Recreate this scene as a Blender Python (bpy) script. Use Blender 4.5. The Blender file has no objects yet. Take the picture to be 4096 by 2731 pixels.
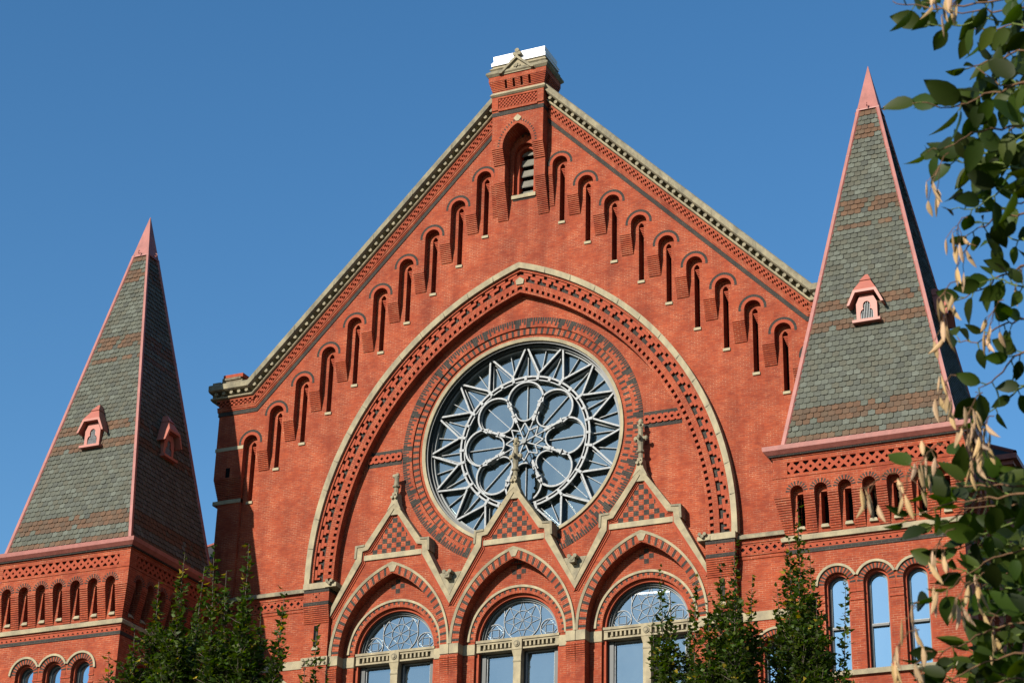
import bpy, math, random
import numpy as np
from math import sin, cos, pi, acos, sqrt, radians
from mathutils import Matrix, Vector
from mathutils.geometry import tessellate_polygon
random.seed(7); rng = np.random.default_rng(7)
sc = bpy.context.scene
COL = sc.collection
# ------------------------------------------------------------------ camera (solved from the photograph), world, sun, exposure
CF, CX, CY, CZ = 8119.96, 28.2965, -61.2594, -27.9163
YAW, PIT, ROL = -0.435584, 0.437308, 0.027251
fw = np.array([sin(YAW)*cos(PIT), cos(YAW)*cos(PIT), sin(PIT)])
rr = np.array([cos(YAW), -sin(YAW), 0.0]); uu = np.cross(rr, fw)
cr = cos(ROL)*rr + sin(ROL)*uu; cu = -sin(ROL)*rr + cos(ROL)*uu
cam = bpy.data.cameras.new('camera'); camo = bpy.data.objects.new('camera', cam); COL.objects.link(camo)
M4 = Matrix([[cr[0], cu[0], -fw[0], CX], [cr[1], cu[1], -fw[1], CY], [cr[2], cu[2], -fw[2], CZ], [0, 0, 0, 1]])
camo.matrix_world = M4
cam.sensor_width = 36; cam.lens = CF/4096*36; cam.clip_end = 3000; cam.clip_start = 0.1
cam.dof.use_dof = True; cam.dof.focus_distance = 73.0; cam.dof.aperture_fstop = 18
sc.camera = camo
SUN_D = Vector((0.32, 1.0, -0.5)).normalized()          # direction the light travels
w = bpy.data.worlds.new('World'); sc.world = w; w.use_nodes = True
nt = w.node_tree; nt.nodes.clear()
sky = nt.nodes.new('ShaderNodeTexSky'); sky.sky_type = 'NISHITA'; sky.sun_disc = False
sky.sun_elevation = math.asin(-SUN_D.z); sky.sun_rotation = math.atan2(-SUN_D.x, -SUN_D.y)
sky.air_density = 1.15; sky.dust_density = 0.25; sky.ozone_density = 2.6; sky.altitude = 200
bg = nt.nodes.new('ShaderNodeBackground'); bg.inputs[1].default_value = 0.083
ow = nt.nodes.new('ShaderNodeOutputWorld')
hs = nt.nodes.new('ShaderNodeHueSaturation'); hs.inputs['Saturation'].default_value = 1.27; hs.inputs['Value'].default_value = 1.05
nt.links.new(sky.outputs[0], hs.inputs['Color']); nt.links.new(hs.outputs[0], bg.inputs[0]); nt.links.new(bg.outputs[0], ow.inputs[0])
sl = bpy.data.lights.new('sun', 'SUN'); sl.energy = 5.0; sl.angle = radians(0.53); sl.color = (1.0, 0.93, 0.82)
so = bpy.data.objects.new('sun', sl); COL.objects.link(so); so.rotation_euler = SUN_D.to_track_quat('-Z', 'Y').to_euler()
so.location = (-30, -80, 60)
sc.view_settings.view_transform = 'Standard'; sc.view_settings.look = 'None'
sc.view_settings.exposure = 0.8; sc.view_settings.gamma = 1.0
G = -29.6                                                # ground level; z = 0 is the centre of the rose window
def ray(px, py, dist):                                   # point at a distance from the camera (px in the 2352-wide view of the photo)
    s = 4096/2352; d = fw*CF + (px*s-2048)*cr - (py*s-1365.5)*cu
    d = d/np.linalg.norm(d); return np.array([CX, CY, CZ]) + d*dist
# ------------------------------------------------------------------ materials
K = 0.57                                                  # all base colours darkened against the raised exposure, so shade renders deeper
def kc(c): return tuple(x*K for x in c)
def mat(name, col, rough=0.8, spec=0.3, metal=0.0, var=0.15, scale=3.0, bump=0.0, bscale=40, streak=0.0, dirt=None):
    col = kc(col); dirt = kc(dirt) if dirt else None; spec *= 0.75
    m = bpy.data.materials.new(name); m.use_nodes = True; n = m.node_tree.nodes; l = m.node_tree.links
    p = n['Principled BSDF']; p.inputs['Roughness'].default_value = rough
    p.inputs['Specular IOR Level'].default_value = spec; p.inputs['Metallic'].default_value = metal
    tc = n.new('ShaderNodeTexCoord'); no = n.new('ShaderNodeTexNoise'); no.inputs['Scale'].default_value = scale
    no.inputs['Detail'].default_value = 6; no.inputs['Roughness'].default_value = 0.65
    mp = n.new('ShaderNodeMapping'); mp.inputs['Scale'].default_value = (1, 1, 1-streak*0.85)
    l.new(tc.outputs['Object'], mp.inputs[0]); l.new(mp.outputs[0], no.inputs['Vector'])
    rp = n.new('ShaderNodeValToRGB'); rp.color_ramp.elements[0].position = 0.3; rp.color_ramp.elements[1].position = 0.7
    d = dirt if dirt else [c*(1-var*1.6) for c in col]
    rp.color_ramp.elements[0].color = (*d, 1); rp.color_ramp.elements[1].color = (*[min(1, c*(1+var)) for c in col], 1)
    l.new(no.outputs[0], rp.inputs[0]); l.new(rp.outputs[0], p.inputs['Base Color'])
    if bump:
        nb = n.new('ShaderNodeTexNoise'); nb.inputs['Scale'].default_value = bscale; nb.inputs['Detail'].default_value = 4
        b = n.new('ShaderNodeBump'); b.inputs['Strength'].default_value = bump; b.inputs['Distance'].default_value = 0.02
        l.new(tc.outputs['Object'], nb.inputs['Vector']); l.new(nb.outputs[0], b.inputs['Height']); l.new(b.outputs[0], p.inputs['Normal'])
    return m
def brick(name, c1, c2, mo, mo2, bw=0.222, rh=0.0705, ms=0.006, rough=0.85, stain=0.27):
    c1, c2, mo, mo2 = kc(c1), kc(c2), kc(mo), kc(mo2)
    m = bpy.data.materials.new(name); m.use_nodes = True; n = m.node_tree.nodes; l = m.node_tree.links
    p = n['Principled BSDF']; p.inputs['Roughness'].default_value = rough; p.inputs['Specular IOR Level'].default_value = 0.25
    uv = n.new('ShaderNodeUVMap'); uv.uv_map = 'UVMap'
    br = n.new('ShaderNodeTexBrick'); br.inputs['Scale'].default_value = 1; br.inputs['Brick Width'].default_value = bw
    br.inputs['Row Height'].default_value = rh; br.inputs['Mortar Size'].default_value = ms; br.inputs['Mortar Smooth'].default_value = 0.1
    br.offset = 0.5; br.inputs['Bias'].default_value = -0.1
    br.inputs['Color1'].default_value = (*c1, 1); br.inputs['Color2'].default_value = (*c2, 1)
    l.new(uv.outputs[0], br.inputs['Vector'])
    # mortar: mostly brick coloured, pale where it was repointed
    nm = n.new('ShaderNodeTexNoise'); nm.inputs['Scale'].default_value = 1.7; nm.inputs['Detail'].default_value = 8; nm.inputs['Roughness'].default_value = 0.75
    l.new(uv.outputs[0], nm.inputs['Vector'])
    rm = n.new('ShaderNodeValToRGB'); rm.color_ramp.elements[0].position = 0.42; rm.color_ramp.elements[1].position = 0.62
    rm.color_ramp.elements[0].color = (*mo, 1); rm.color_ramp.elements[1].color = (*mo2, 1)
    l.new(nm.outputs[0], rm.inputs[0]); l.new(rm.outputs[0], br.inputs['Mortar'])
    # large, soft weathering
    tc = n.new('ShaderNodeTexCoord'); ns = n.new('ShaderNodeTexNoise'); ns.inputs['Scale'].default_value = 0.55; ns.inputs['Detail'].default_value = 9
    ns.inputs['Roughness'].default_value = 0.7; l.new(tc.outputs['Object'], ns.inputs['Vector'])
    rs = n.new('ShaderNodeValToRGB'); rs.color_ramp.elements[0].position = 0.32; rs.color_ramp.elements[1].position = 0.68
    a = 1-stain; rs.color_ramp.elements[0].color = (a, a*0.93, a*0.93, 1); rs.color_ramp.elements[1].color = (1.12, 1.16, 1.12, 1)
    l.new(ns.outputs[0], rs.inputs[0])
    mx = n.new('ShaderNodeMix'); mx.data_type = 'RGBA'; mx.blend_type = 'MULTIPLY'; mx.inputs[0].default_value = 1
    l.new(br.outputs[0], mx.inputs[6]); l.new(rs.outputs[0], mx.inputs[7])
    # horizontally stretched tone per course
    mp = n.new('ShaderNodeMapping'); mp.inputs['Scale'].default_value = (4.5, 14, 1); n2 = n.new('ShaderNodeTexNoise'); n2.inputs['Scale'].default_value = 1.0
    n2.inputs['Detail'].default_value = 3; l.new(uv.outputs[0], mp.inputs[0]); l.new(mp.outputs[0], n2.inputs['Vector'])
    r2 = n.new('ShaderNodeValToRGB'); r2.color_ramp.elements[0].position = 0.35; r2.color_ramp.elements[1].position = 0.7
    r2.color_ramp.elements[0].color = (0.84, 0.80, 0.82, 1); r2.color_ramp.elements[1].color = (1.08, 1.14, 1.1, 1)
    l.new(n2.outputs[0], r2.inputs[0])
    m2 = n.new('ShaderNodeMix'); m2.data_type = 'RGBA'; m2.blend_type = 'MULTIPLY'; m2.inputs[0].default_value = 0.8
    l.new(mx.outputs[2], m2.inputs[6]); l.new(r2.outputs[0], m2.inputs[7])
    # rain streaks and soot, drawn out downwards
    m3p = n.new('ShaderNodeMapping'); m3p.inputs['Scale'].default_value = (1.6, 1.6, 0.16); n3 = n.new('ShaderNodeTexNoise'); n3.inputs['Scale'].default_value = 1.0; n3.inputs['Detail'].default_value = 7
    l.new(tc.outputs['Object'], m3p.inputs[0]); l.new(m3p.outputs[0], n3.inputs['Vector']); r3 = n.new('ShaderNodeValToRGB'); r3.color_ramp.elements[0].position = 0.33; r3.color_ramp.elements[1].position = 0.55
    r3.color_ramp.elements[0].color = (0.72, 0.66, 0.66, 1); r3.color_ramp.elements[1].color = (1.03, 1.03, 1.03, 1); l.new(n3.outputs[0], r3.inputs[0])
    m3 = n.new('ShaderNodeMix'); m3.data_type = 'RGBA'; m3.blend_type = 'MULTIPLY'; m3.inputs[0].default_value = 0.7
    l.new(m2.outputs[2], m3.inputs[6]); l.new(r3.outputs[0], m3.inputs[7]); l.new(m3.outputs[2], p.inputs['Base Color'])
    b = n.new('ShaderNodeBump'); b.inputs['Strength'].default_value = 0.35; b.inputs['Distance'].default_value = 0.01
    iv = n.new('ShaderNodeMath'); iv.operation = 'SUBTRACT'; iv.inputs[0].default_value = 1
    l.new(br.outputs['Fac'], iv.inputs[1]); l.new(iv.outputs[0], b.inputs['Height']); l.new(b.outputs[0], p.inputs['Normal'])
    return m
RED = brick('red_brick', (0.46, 0.084, 0.028), (0.35, 0.057, 0.021), (0.33, 0.065, 0.033), (0.66, 0.33, 0.20))
BLK = brick('black_brick', (0.046, 0.041, 0.036), (0.032, 0.029, 0.026), (0.07, 0.06, 0.05), (0.16, 0.135, 0.10), stain=0.2)
RPL = mat('red_moulded_brick', (0.42, 0.078, 0.032), var=0.15, scale=9, bump=0.2)
STO = mat('buff_sandstone', (0.47, 0.40, 0.25), var=0.18, scale=2.6, bump=0.25, streak=0.5, dirt=(0.29, 0.25, 0.17))
STW = mat('weathered_and_shade_sandstone', (0.34, 0.295, 0.19), var=0.25, scale=3.5, bump=0.4, streak=0.4, dirt=(0.16, 0.145, 0.105))
PNK = mat('pink_painted_metal', (0.44, 0.15, 0.12), rough=0.5, spec=0.45, var=0.10, scale=3.5, streak=0.6, dirt=(0.31, 0.10, 0.08), bump=0.15, bscale=6)
PNL = mat('glossy_pink_metal', (0.52, 0.17, 0.12), rough=0.5, spec=0.45, metal=0.0, var=0.05, scale=2)
WHT = mat('white_metal_cap', (0.92, 0.95, 0.98), rough=0.35, spec=0.5, var=0.03)
DRK = mat('dark_window_paint_and_bar_shade', (0.035, 0.045, 0.045), rough=0.45, spec=0.4, var=0.1)
GRY = mat('grey_window_paint', (0.20, 0.22, 0.22), rough=0.5, spec=0.4, var=0.1)
TRC = mat('pale_grey_tracery', (0.40, 0.42, 0.43), rough=0.5, spec=0.4, metal=0.0, var=0.14, scale=14, bump=0.15, dirt=(0.20, 0.215, 0.22))
LOU = mat('grey_louvre', (0.22, 0.21, 0.17), rough=0.6)
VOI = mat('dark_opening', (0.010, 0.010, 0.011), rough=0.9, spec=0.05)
INT = mat('dark_interior', (0.055, 0.06, 0.06), rough=0.9, spec=0.05)
GND = mat('paving', (0.11, 0.105, 0.095), var=0.2, scale=0.5)
LAW = mat('lawn', (0.045, 0.06, 0.02), var=0.3, scale=0.4)
ASP = mat('asphalt', (0.05, 0.05, 0.052), var=0.2, scale=2)
BRK = mat('bark', (0.15, 0.12, 0.09), var=0.35, scale=20, bump=0.6)
TWG = mat('reddish_twig', (0.20, 0.105, 0.05), var=0.3, scale=20)
TWGG = mat('green_twig', (0.15, 0.20, 0.04), var=0.3, scale=20)
STC = mat('tan_coping_stone', (0.42, 0.35, 0.215), var=0.22, scale=2.2, bump=0.3, dirt=(0.24, 0.205, 0.135))
STK = mat('dark_weathered_stone', (0.27, 0.22, 0.14), var=0.3, scale=3, bump=0.4, dirt=(0.10, 0.085, 0.06))
def glass(name, tint, dust, trans, gcol):
    m = bpy.data.materials.new(name); m.use_nodes = True; n = m.node_tree.nodes; l = m.node_tree.links; n.clear()
    o = n.new('ShaderNodeOutputMaterial'); gl = n.new('ShaderNodeBsdfGlossy'); gl.inputs['Roughness'].default_value = 0.02; gl.inputs[0].default_value = (*gcol, 1)
    df = n.new('ShaderNodeBsdfDiffuse'); tr = n.new('ShaderNodeBsdfTransparent'); tr.inputs[0].default_value = (*tint, 1)
    tc = n.new('ShaderNodeTexCoord'); no = n.new('ShaderNodeTexNoise'); no.inputs['Scale'].default_value = 0.9; no.inputs['Detail'].default_value = 6
    mp = n.new('ShaderNodeMapping'); mp.inputs['Scale'].default_value = (1.5, 1, 0.5); l.new(tc.outputs['Object'], mp.inputs[0]); l.new(mp.outputs[0], no.inputs['Vector'])
    rp = n.new('ShaderNodeValToRGB'); rp.color_ramp.elements[0].position = 0.35; rp.color_ramp.elements[1].position = 0.75
    rp.color_ramp.elements[0].color = (*[c*0.6 for c in dust], 1); rp.color_ramp.elements[1].color = (*[c*1.7 for c in dust], 1)
    l.new(no.outputs[0], rp.inputs[0]); l.new(rp.outputs[0], df.inputs[0])
    m1 = n.new('ShaderNodeMixShader'); m1.inputs[0].default_value = trans; l.new(gl.outputs[0], m1.inputs[1]); l.new(tr.outputs[0], m1.inputs[2])
    ad = n.new('ShaderNodeAddShader'); l.new(m1.outputs[0], ad.inputs[0]); l.new(df.outputs[0], ad.inputs[1]); l.new(ad.outputs[0], o.inputs[0])
    wv = n.new('ShaderNodeTexNoise'); wv.inputs['Scale'].default_value = 0.7; bm = n.new('ShaderNodeBump'); bm.inputs['Strength'].default_value = 0.06; bm.inputs['Distance'].default_value = 0.1
    l.new(tc.outputs['Object'], wv.inputs['Vector']); l.new(wv.outputs[0], bm.inputs['Height']); l.new(bm.outputs[0], gl.inputs['Normal'])
    return m
GLR = glass('dusty_rose_glass', (0.5, 0.52, 0.5), (0.018, 0.021, 0.019), 0.70, (0.58, 0.78, 0.82))
GLW = glass('window_glass', (0.5, 0.52, 0.5), (0.013, 0.016, 0.017), 0.64, (0.60, 0.78, 0.84))
GLT = glass('clean_window_glass', (0.5, 0.5, 0.5), (0.012, 0.013, 0.014), 0.12, (0.31, 0.49, 0.59))
def attr_mat(name, rough, trans=0.0, spec=0.3, noise=0.0):
    m = bpy.data.materials.new(name); m.use_nodes = True; n = m.node_tree.nodes; l = m.node_tree.links
    p = n['Principled BSDF']; p.inputs['Roughness'].default_value = rough; p.inputs['Specular IOR Level'].default_value = spec
    a = n.new('ShaderNodeAttribute'); a.attribute_name = 'Col'; src = a.outputs['Color']
    if noise:
        tc = n.new('ShaderNodeTexCoord'); no = n.new('ShaderNodeTexNoise'); no.inputs['Scale'].default_value = 7; no.inputs['Detail'].default_value = 6
        l.new(tc.outputs['Object'], no.inputs['Vector']); rp = n.new('ShaderNodeValToRGB')
        rp.color_ramp.elements[0].color = (1-noise, 1-noise, 1-noise, 1); rp.color_ramp.elements[1].color = (1+noise, 1+noise, 1+noise, 1)
        rp.color_ramp.elements[0].position = 0.3; rp.color_ramp.elements[1].position = 0.7
        l.new(no.outputs[0], rp.inputs[0]); mx = n.new('ShaderNodeMix'); mx.data_type = 'RGBA'; mx.blend_type = 'MULTIPLY'; mx.inputs[0].default_value = 1
        l.new(src, mx.inputs[6]); l.new(rp.outputs[0], mx.inputs[7]); src = mx.outputs[2]
    l.new(src, p.inputs['Base Color'])
    if trans:
        t = n.new('ShaderNodeBsdfTranslucent'); o = n['Material Output']; ms = n.new('ShaderNodeMixShader'); ms.inputs[0].default_value = trans
        hs = n.new('ShaderNodeHueSaturation'); hs.inputs['Value'].default_value = 1.7; hs.inputs['Saturation'].default_value = 1.15
        l.new(src, hs.inputs['Color']); l.new(hs.outputs[0], t.inputs[0]); l.new(p.outputs[0], ms.inputs[1]); l.new(t.outputs[0], ms.inputs[2]); l.new(ms.outputs[0], o.inputs[0])
    return m
SLT = attr_mat('slate_tiles', 0.7, spec=0.2, noise=0.13)
LEF = attr_mat('leaves', 0.55, 0.38, spec=0.22)
POD = attr_mat('dry_seed_pods', 0.6, 0.25)
# ------------------------------------------------------------------ mesh builder
class MB:
    def __init__(s, T=None): s.v = []; s.f = []; s.m = []; s.uv = []; s.c = []; s.mats = []; s.T = T
    def face(s, pts, m, uv=None, col=(1, 1, 1)):
        if uv is None:
            a = np.array(pts[0]); nx = np.cross(np.array(pts[1])-a, np.array(pts[2])-a)
            if len(pts) > 3 and np.abs(nx).sum() < 1e-9: nx = np.cross(np.array(pts[2])-a, np.array(pts[3])-a)
            ax, ay, az = abs(nx)
            if az > ax*1.5 and az > ay*1.5: uv = [(p[0], p[1]) for p in pts]
            elif ay >= ax: uv = [(p[0], p[2]) for p in pts]
            else: uv = [(p[1]+0.1, p[2]) for p in pts]
        if s.T is not None: pts = [tuple(s.T @ Vector(p)) for p in pts]
        i = len(s.v); s.v += [tuple(map(float, p)) for p in pts]; s.f.append(list(range(i, i+len(pts))))
        if m not in s.mats: s.mats.append(m)
        s.m.append(s.mats.index(m)); s.uv.append(uv); s.c.append(col)
    def box(s, x0, x1, y0, y1, z0, z1, m, skip=''):
        if 'f' not in skip: s.face([(x0, y0, z0), (x1, y0, z0), (x1, y0, z1), (x0, y0, z1)], m)
        if 'b' not in skip: s.face([(x1, y1, z0), (x0, y1, z0), (x0, y1, z1), (x1, y1, z1)], m)
        if 'l' not in skip: s.face([(x0, y1, z0), (x0, y0, z0), (x0, y0, z1), (x0, y1, z1)], m)
        if 'r' not in skip: s.face([(x1, y0, z0), (x1, y1, z0), (x1, y1, z1), (x1, y0, z1)], m)
        if 't' not in skip: s.face([(x0, y0, z1), (x1, y0, z1), (x1, y1, z1), (x0, y1, z1)], m)
        if 'd' not in skip: s.face([(x0, y1, z0), (x1, y1, z0), (x1, y0, z0), (x0, y0, z0)], m)
    def frus(s, a, b, z0, z1, m):          # a, b = (x0,x1,y0,y1) at z0 and z1
        A = [(a[0], a[2], z0), (a[1], a[2], z0), (a[1], a[3], z0), (a[0], a[3], z0)]; B = [(b[0], b[2], z1), (b[1], b[2], z1), (b[1], b[3], z1), (b[0], b[3], z1)]
        for i in range(4):
            j = (i+1) % 4; s.face([A[i], A[j], B[j], B[i]], m)
        s.face(A[::-1], m); s.face(B, m)
    def plate(s, outer, holes, y0, y1, m, sides='oh', back=False):
        loops = [outer]+list(holes); pl = [[Vector((p[0], p[1], 0)) for p in L] for L in loops]
        flat = [p for L in loops for p in L]
        for t in tessellate_polygon(pl):
            P = [flat[i] for i in t]
            ar = (P[1][0]-P[0][0])*(P[2][1]-P[0][1])-(P[2][0]-P[0][0])*(P[1][1]-P[0][1])
            if ar < 0: P = P[::-1]
            if abs(ar) < 1e-9: continue
            s.face([(p[0], y0, p[1]) for p in P], m)
            if back: s.face([(p[0], y1, p[1]) for p in P[::-1]], m)
        for k, L in enumerate(loops):
            if (k == 0 and 'o' in sides) or (k > 0 and 'h' in sides):
                for i in range(len(L)):
                    a, b = L[i], L[(i+1) % len(L)]
                    s.face([(a[0], y0, a[1]), (b[0], y0, b[1]), (b[0], y1, b[1]), (a[0], y1, a[1])], m)
    def ring(s, c, zs, r0, r1, y0, y1, m, n=24, t0=0.0, t1=1.0, sides=(-1, 1), x=0.0, inner=True, outer=True, caps=False, y0b=None):
        """band between radii r0<r1 of a two-centred (c>0) or round (c=0) arch; t runs 0 at the spring to 1 at the crown"""
        for sd in sides:
            def P(r, t): a = t*acos(min(1, c/r)); return (x+sd*(-c+r*cos(a)), zs+r*sin(a)), a
            yi = y0 if y0b is None else y0b
            for i in range(n):
                ta = t0+(t1-t0)*i/n; tb = t0+(t1-t0)*(i+1)/n
                (A, a0), (B, a1), (Cc, _), (D, _) = P(r0, ta), P(r0, tb), P(r1, tb), P(r1, ta)
                sa = a0*(r0+r1)/2*sd; sb = a1*(r0+r1)/2*sd
                s.face([(A[0], yi, A[1]), (D[0], y0, D[1]), (Cc[0], y0, Cc[1]), (B[0], yi, B[1])], m, [(r0, sa), (r1, sa), (r1, sb), (r0, sb)])
                if inner: s.face([(A[0], yi, A[1]), (B[0], yi, B[1]), (B[0], y1, B[1]), (A[0], y1, A[1])], m, [(yi, sa), (yi, sb), (y1, sb), (y1, sa)])
                if outer: s.face([(D[0], y0, D[1]), (Cc[0], y0, Cc[1]), (Cc[0], y1, Cc[1]), (D[0], y1, D[1])], m, [(y0, sa), (y0, sb), (y1, sb), (y1, sa)])
            if caps:
                for t in (t0, t1):
                    (A, _), (D, _) = P(r0, t), P(r1, t)
                    s.face([(A[0], yi, A[1]), (D[0], y0, D[1]), (D[0], y1, D[1]), (A[0], y1, A[1])], m)
    def circ(s, cx, cz, r0, r1, y0, y1, m, n=64, a0=0.0, a1=2*pi, inner=True, outer=True, y0b=None, caps=False):
        yi = y0 if y0b is None else y0b
        for i in range(n):
            p, q = a0+(a1-a0)*i/n, a0+(a1-a0)*(i+1)/n
            A = (cx+r0*sin(p), cz+r0*cos(p)); B = (cx+r0*sin(q), cz+r0*cos(q)); Cc = (cx+r1*sin(q), cz+r1*cos(q)); D = (cx+r1*sin(p), cz+r1*cos(p))
            rm = (r0+r1)/2
            s.face([(A[0], yi, A[1]), (B[0], yi, B[1]), (Cc[0], y0, Cc[1]), (D[0], y0, D[1])], m, [(r0, p*rm), (r0, q*rm), (r1, q*rm), (r1, p*rm)])
            if inner: s.face([(A[0], yi, A[1]), (B[0], yi, B[1]), (B[0], y1, B[1]), (A[0], y1, A[1])], m, [(yi, p*rm), (yi, q*rm), (y1, q*rm), (y1, p*rm)])
            if outer: s.face([(D[0], y0, D[1]), (Cc[0], y0, Cc[1]), (Cc[0], y1, Cc[1]), (D[0], y1, D[1])], m, [(y0, p*rm), (y0, q*rm), (y1, q*rm), (y1, p*rm)])
        if caps:
            for p in (a0, a1):
                A = (cx+r0*sin(p), cz+r0*cos(p)); D = (cx+r1*sin(p), cz+r1*cos(p))
                s.face([(A[0], yi, A[1]), (D[0], y0, D[1]), (D[0], y1, D[1]), (A[0], y1, A[1])], m)
    def bar(s, p, q, wd, y0, y1, m):       # straight bar between two (x,z) points
        dx, dz = q[0]-p[0], q[1]-p[1]; L = sqrt(dx*dx+dz*dz)+1e-9; nx, nz = -dz/L*wd/2, dx/L*wd/2
        s.plate([(p[0]+nx, p[1]+nz), (p[0]-nx, p[1]-nz), (q[0]-nx, q[1]-nz), (q[0]+nx, q[1]+nz)], [], y0, y1, m)
    def lathe(s, cx, cy, prof, m, n=12, a0=0.0, cap=True):     # prof: (radius, z)
        for i in range(n):
            a, b = a0+2*pi*i/n, a0+2*pi*(i+1)/n
            for (r0, z0), (r1, z1) in zip(prof[:-1], prof[1:]):
                s.face([(cx+r0*cos(a), cy+r0*sin(a), z0), (cx+r0*cos(b), cy+r0*sin(b), z0), (cx+r1*cos(b), cy+r1*sin(b), z1), (cx+r1*cos(a), cy+r1*sin(a), z1)], m)
        if cap:
            for r, z in (prof[0], prof[-1]): s.face([(cx+r*cos(a0+2*pi*i/n), cy+r*sin(a0+2*pi*i/n), z) for i in range(n)], m)
    def ycyl(s, cx, cz, r, y0, y1, m, n=12):
        P = [(cx+r*cos(2*pi*i/n), cz+r*sin(2*pi*i/n)) for i in range(n)]; s.plate(P, [], y0, y1, m)
    def tube(s, pts, rad, m, n=6, col=(1, 1, 1)):
        pts = [np.array(p, float) for p in pts]; R = []
        for i, p in enumerate(pts):
            d = pts[min(i+1, len(pts)-1)]-pts[max(i-1, 0)]; d = d/(np.linalg.norm(d)+1e-9)
            a = np.cross(d, (0, 0, 1.0) if abs(d[2]) < 0.9 else (1.0, 0, 0)); a /= np.linalg.norm(a); b = np.cross(d, a)
            r = rad[i] if hasattr(rad, '__len__') else rad
            R.append([tuple(p+r*(cos(2*pi*k/n)*a+sin(2*pi*k/n)*b)) for k in range(n)])
        for i in range(len(R)-1):
            for k in range(n): s.face([R[i][k], R[i][(k+1) % n], R[i+1][(k+1) % n], R[i+1][k]], m, [(0, 0)]*4, col)
        s.face(R[-1], m, [(0, 0)]*n, col)
    def build(s, name, parent=None, loc=(0, 0, 0), rot=0.0, label=None, smooth=False):
        me = bpy.data.meshes.new(name); nl = sum(len(f) for f in s.f)
        me.from_pydata(s.v, [], s.f); 
        for m in s.mats: me.materials.append(m)
        me.polygons.foreach_set('material_index', s.m)
        ul = me.uv_layers.new(name='UVMap'); ul.data.foreach_set('uv', [c for u in s.uv for p in u for c in p])
        if any(c != (1, 1, 1) for c in s.c):
            ca = me.color_attributes.new('Col', 'FLOAT_COLOR', 'CORNER')
            ca.data.foreach_set('color', [x for c, f in zip(s.c, s.f) for _ in f for x in (c[0], c[1], c[2], 1.0)])
        if smooth: me.polygons.foreach_set('use_smooth', [True]*len(s.f))
        me.update(); o = bpy.data.objects.new(name, me); COL.objects.link(o); o.location = loc; o.rotation_euler = (0, 0, rot)
        if parent: o.parent = parent
        if label: o['label'] = label
        return o
def empty(name, loc, label, cat, group=None):
    o = bpy.data.objects.new(name, None); COL.objects.link(o); o.location = loc; o['label'] = label; o['category'] = cat
    if group: o['group'] = group
    return o
def dup(o, loc, parent=None, rot=None, label=None):
    c = o.copy(); COL.objects.link(c); c.location = loc; c.parent = parent if parent else o.parent
    if rot is not None: c.rotation_euler = (0, 0, rot)
    if label: c['label'] = label
    elif 'label' in c: del c['label']
    for ch in list(o.children):
        d = ch.copy(); COL.objects.link(d); d.parent = c
    return c
def parc(c, R, zs, n=16, x=0.0):           # full outline of an arch from right spring over the crown to left spring
    A = [(x-c+R*cos(t*acos(c/R)/n), zs+R*sin(t*acos(c/R)/n)) for t in range(n+1)]
    B = [(2*x-p[0], p[1]) for p in A[::-1]]
    return A+(B[1:])
def lattice(mb, x0, x1, z0, z1, y0, y1, nx, m, mz=None, dia=0.3, cut=0.22, rows=1):
    w_ = (x1-x0)/nx; h_ = (z1-z0)/rows
    for j in range(rows):
        for i in range(nx):
            a, b = x0+i*w_, z0+j*h_; cx, cz = a+w_/2, b+h_/2; r = min(w_, h_)*dia; k = cut*min(w_, h_)
            O = [(a+k, b), (a+w_-k, b), (a+w_, b+k), (a+w_, b+h_-k), (a+w_-k, b+h_), (a+k, b+h_), (a, b+h_-k), (a, b+k)]
            D = [(cx, cz-r), (cx+r, cz), (cx, cz+r), (cx-r, cz)]
            F = [[O[0], O[1], D[0]], [O[1], O[2], D[1], D[0]], [O[2], O[3], D[1]], [O[3], O[4], D[2], D[1]], [O[4], O[5], D[2]], [O[5], O[6], D[3], D[2]], [O[6], O[7], D[3]], [O[7], O[0], D[0], D[3]]]
            for f in F: mb.face([(p[0], y0, p[1]) for p in f], m)
            for L in (D, ):
                for q in range(4): A, B = L[q], L[(q+1) % 4]; mb.face([(A[0], y0, A[1]), (B[0], y0, B[1]), (B[0], y1, B[1]), (A[0], y1, A[1])], m)
            for q in (1, 3, 5, 7): A, B = O[q], O[(q+1) % 8]; mb.face([(A[0], y0, A[1]), (B[0], y0, B[1]), (B[0], y1, B[1]), (A[0], y1, A[1])], m)
def corbel(mb, x0, x1, z1, z0, y0, y1, n, m=None, back=None, xi0=0.0, xi1=0.0):
    """courses from z1 (projecting to y0) down to z0 (receded to y1); each is cut back by a groove"""
    m = m or RED; back = y1+0.08 if back is None else back; h = (z1-z0)/n
    for j in range(n):
        f = j/n; y = y0+(y1-y0)*f; za = z1-j*h
        mb.box(x0+xi0*f, x1-xi1*f, y, back, za-h*0.72, za, m, 'b'); mb.box(x0+xi0*f+0.012, x1-xi1*f-0.012, y+0.035, back, za-h, za-h*0.72, m, 'btd')
# ------------------------------------------------------------------ THE HALL
hall = empty('concert_hall', (0, 0, G), 'red brick Victorian hall with a steep gable, rose window and slate spires either side', 'building')
UP = -G                                                   # parts are modelled with z measured from the rose centre
def part(mb, name, par=None, x=0.0, y=0.0, z=None, rot=0.0, label=None, smooth=False):
    return mb.build(name, par or hall, (x, y, (UP if par is None else 0.0) if z is None else z), rot, label, smooth)
YU, YL = 0.0, 0.28                                        # upper (corbelled out) and lower wall planes
KX = [1.584+1.0615*k for k in range(10)]; KZ = [11.374-1.0624*k for k in range(10)]
SILL = [-3.0, -3.0, -2.94, -2.9, -2.9, -3.03, -2.95, -2.98, -2.8, -2.95]
def rake(L, x): return max(L-1.031*abs(x), 2.53+(L-13.82)*0.78)
def xcorner(L): return (0.22*L+2.53*0-2.53+13.82*0.78)/1.031
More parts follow.
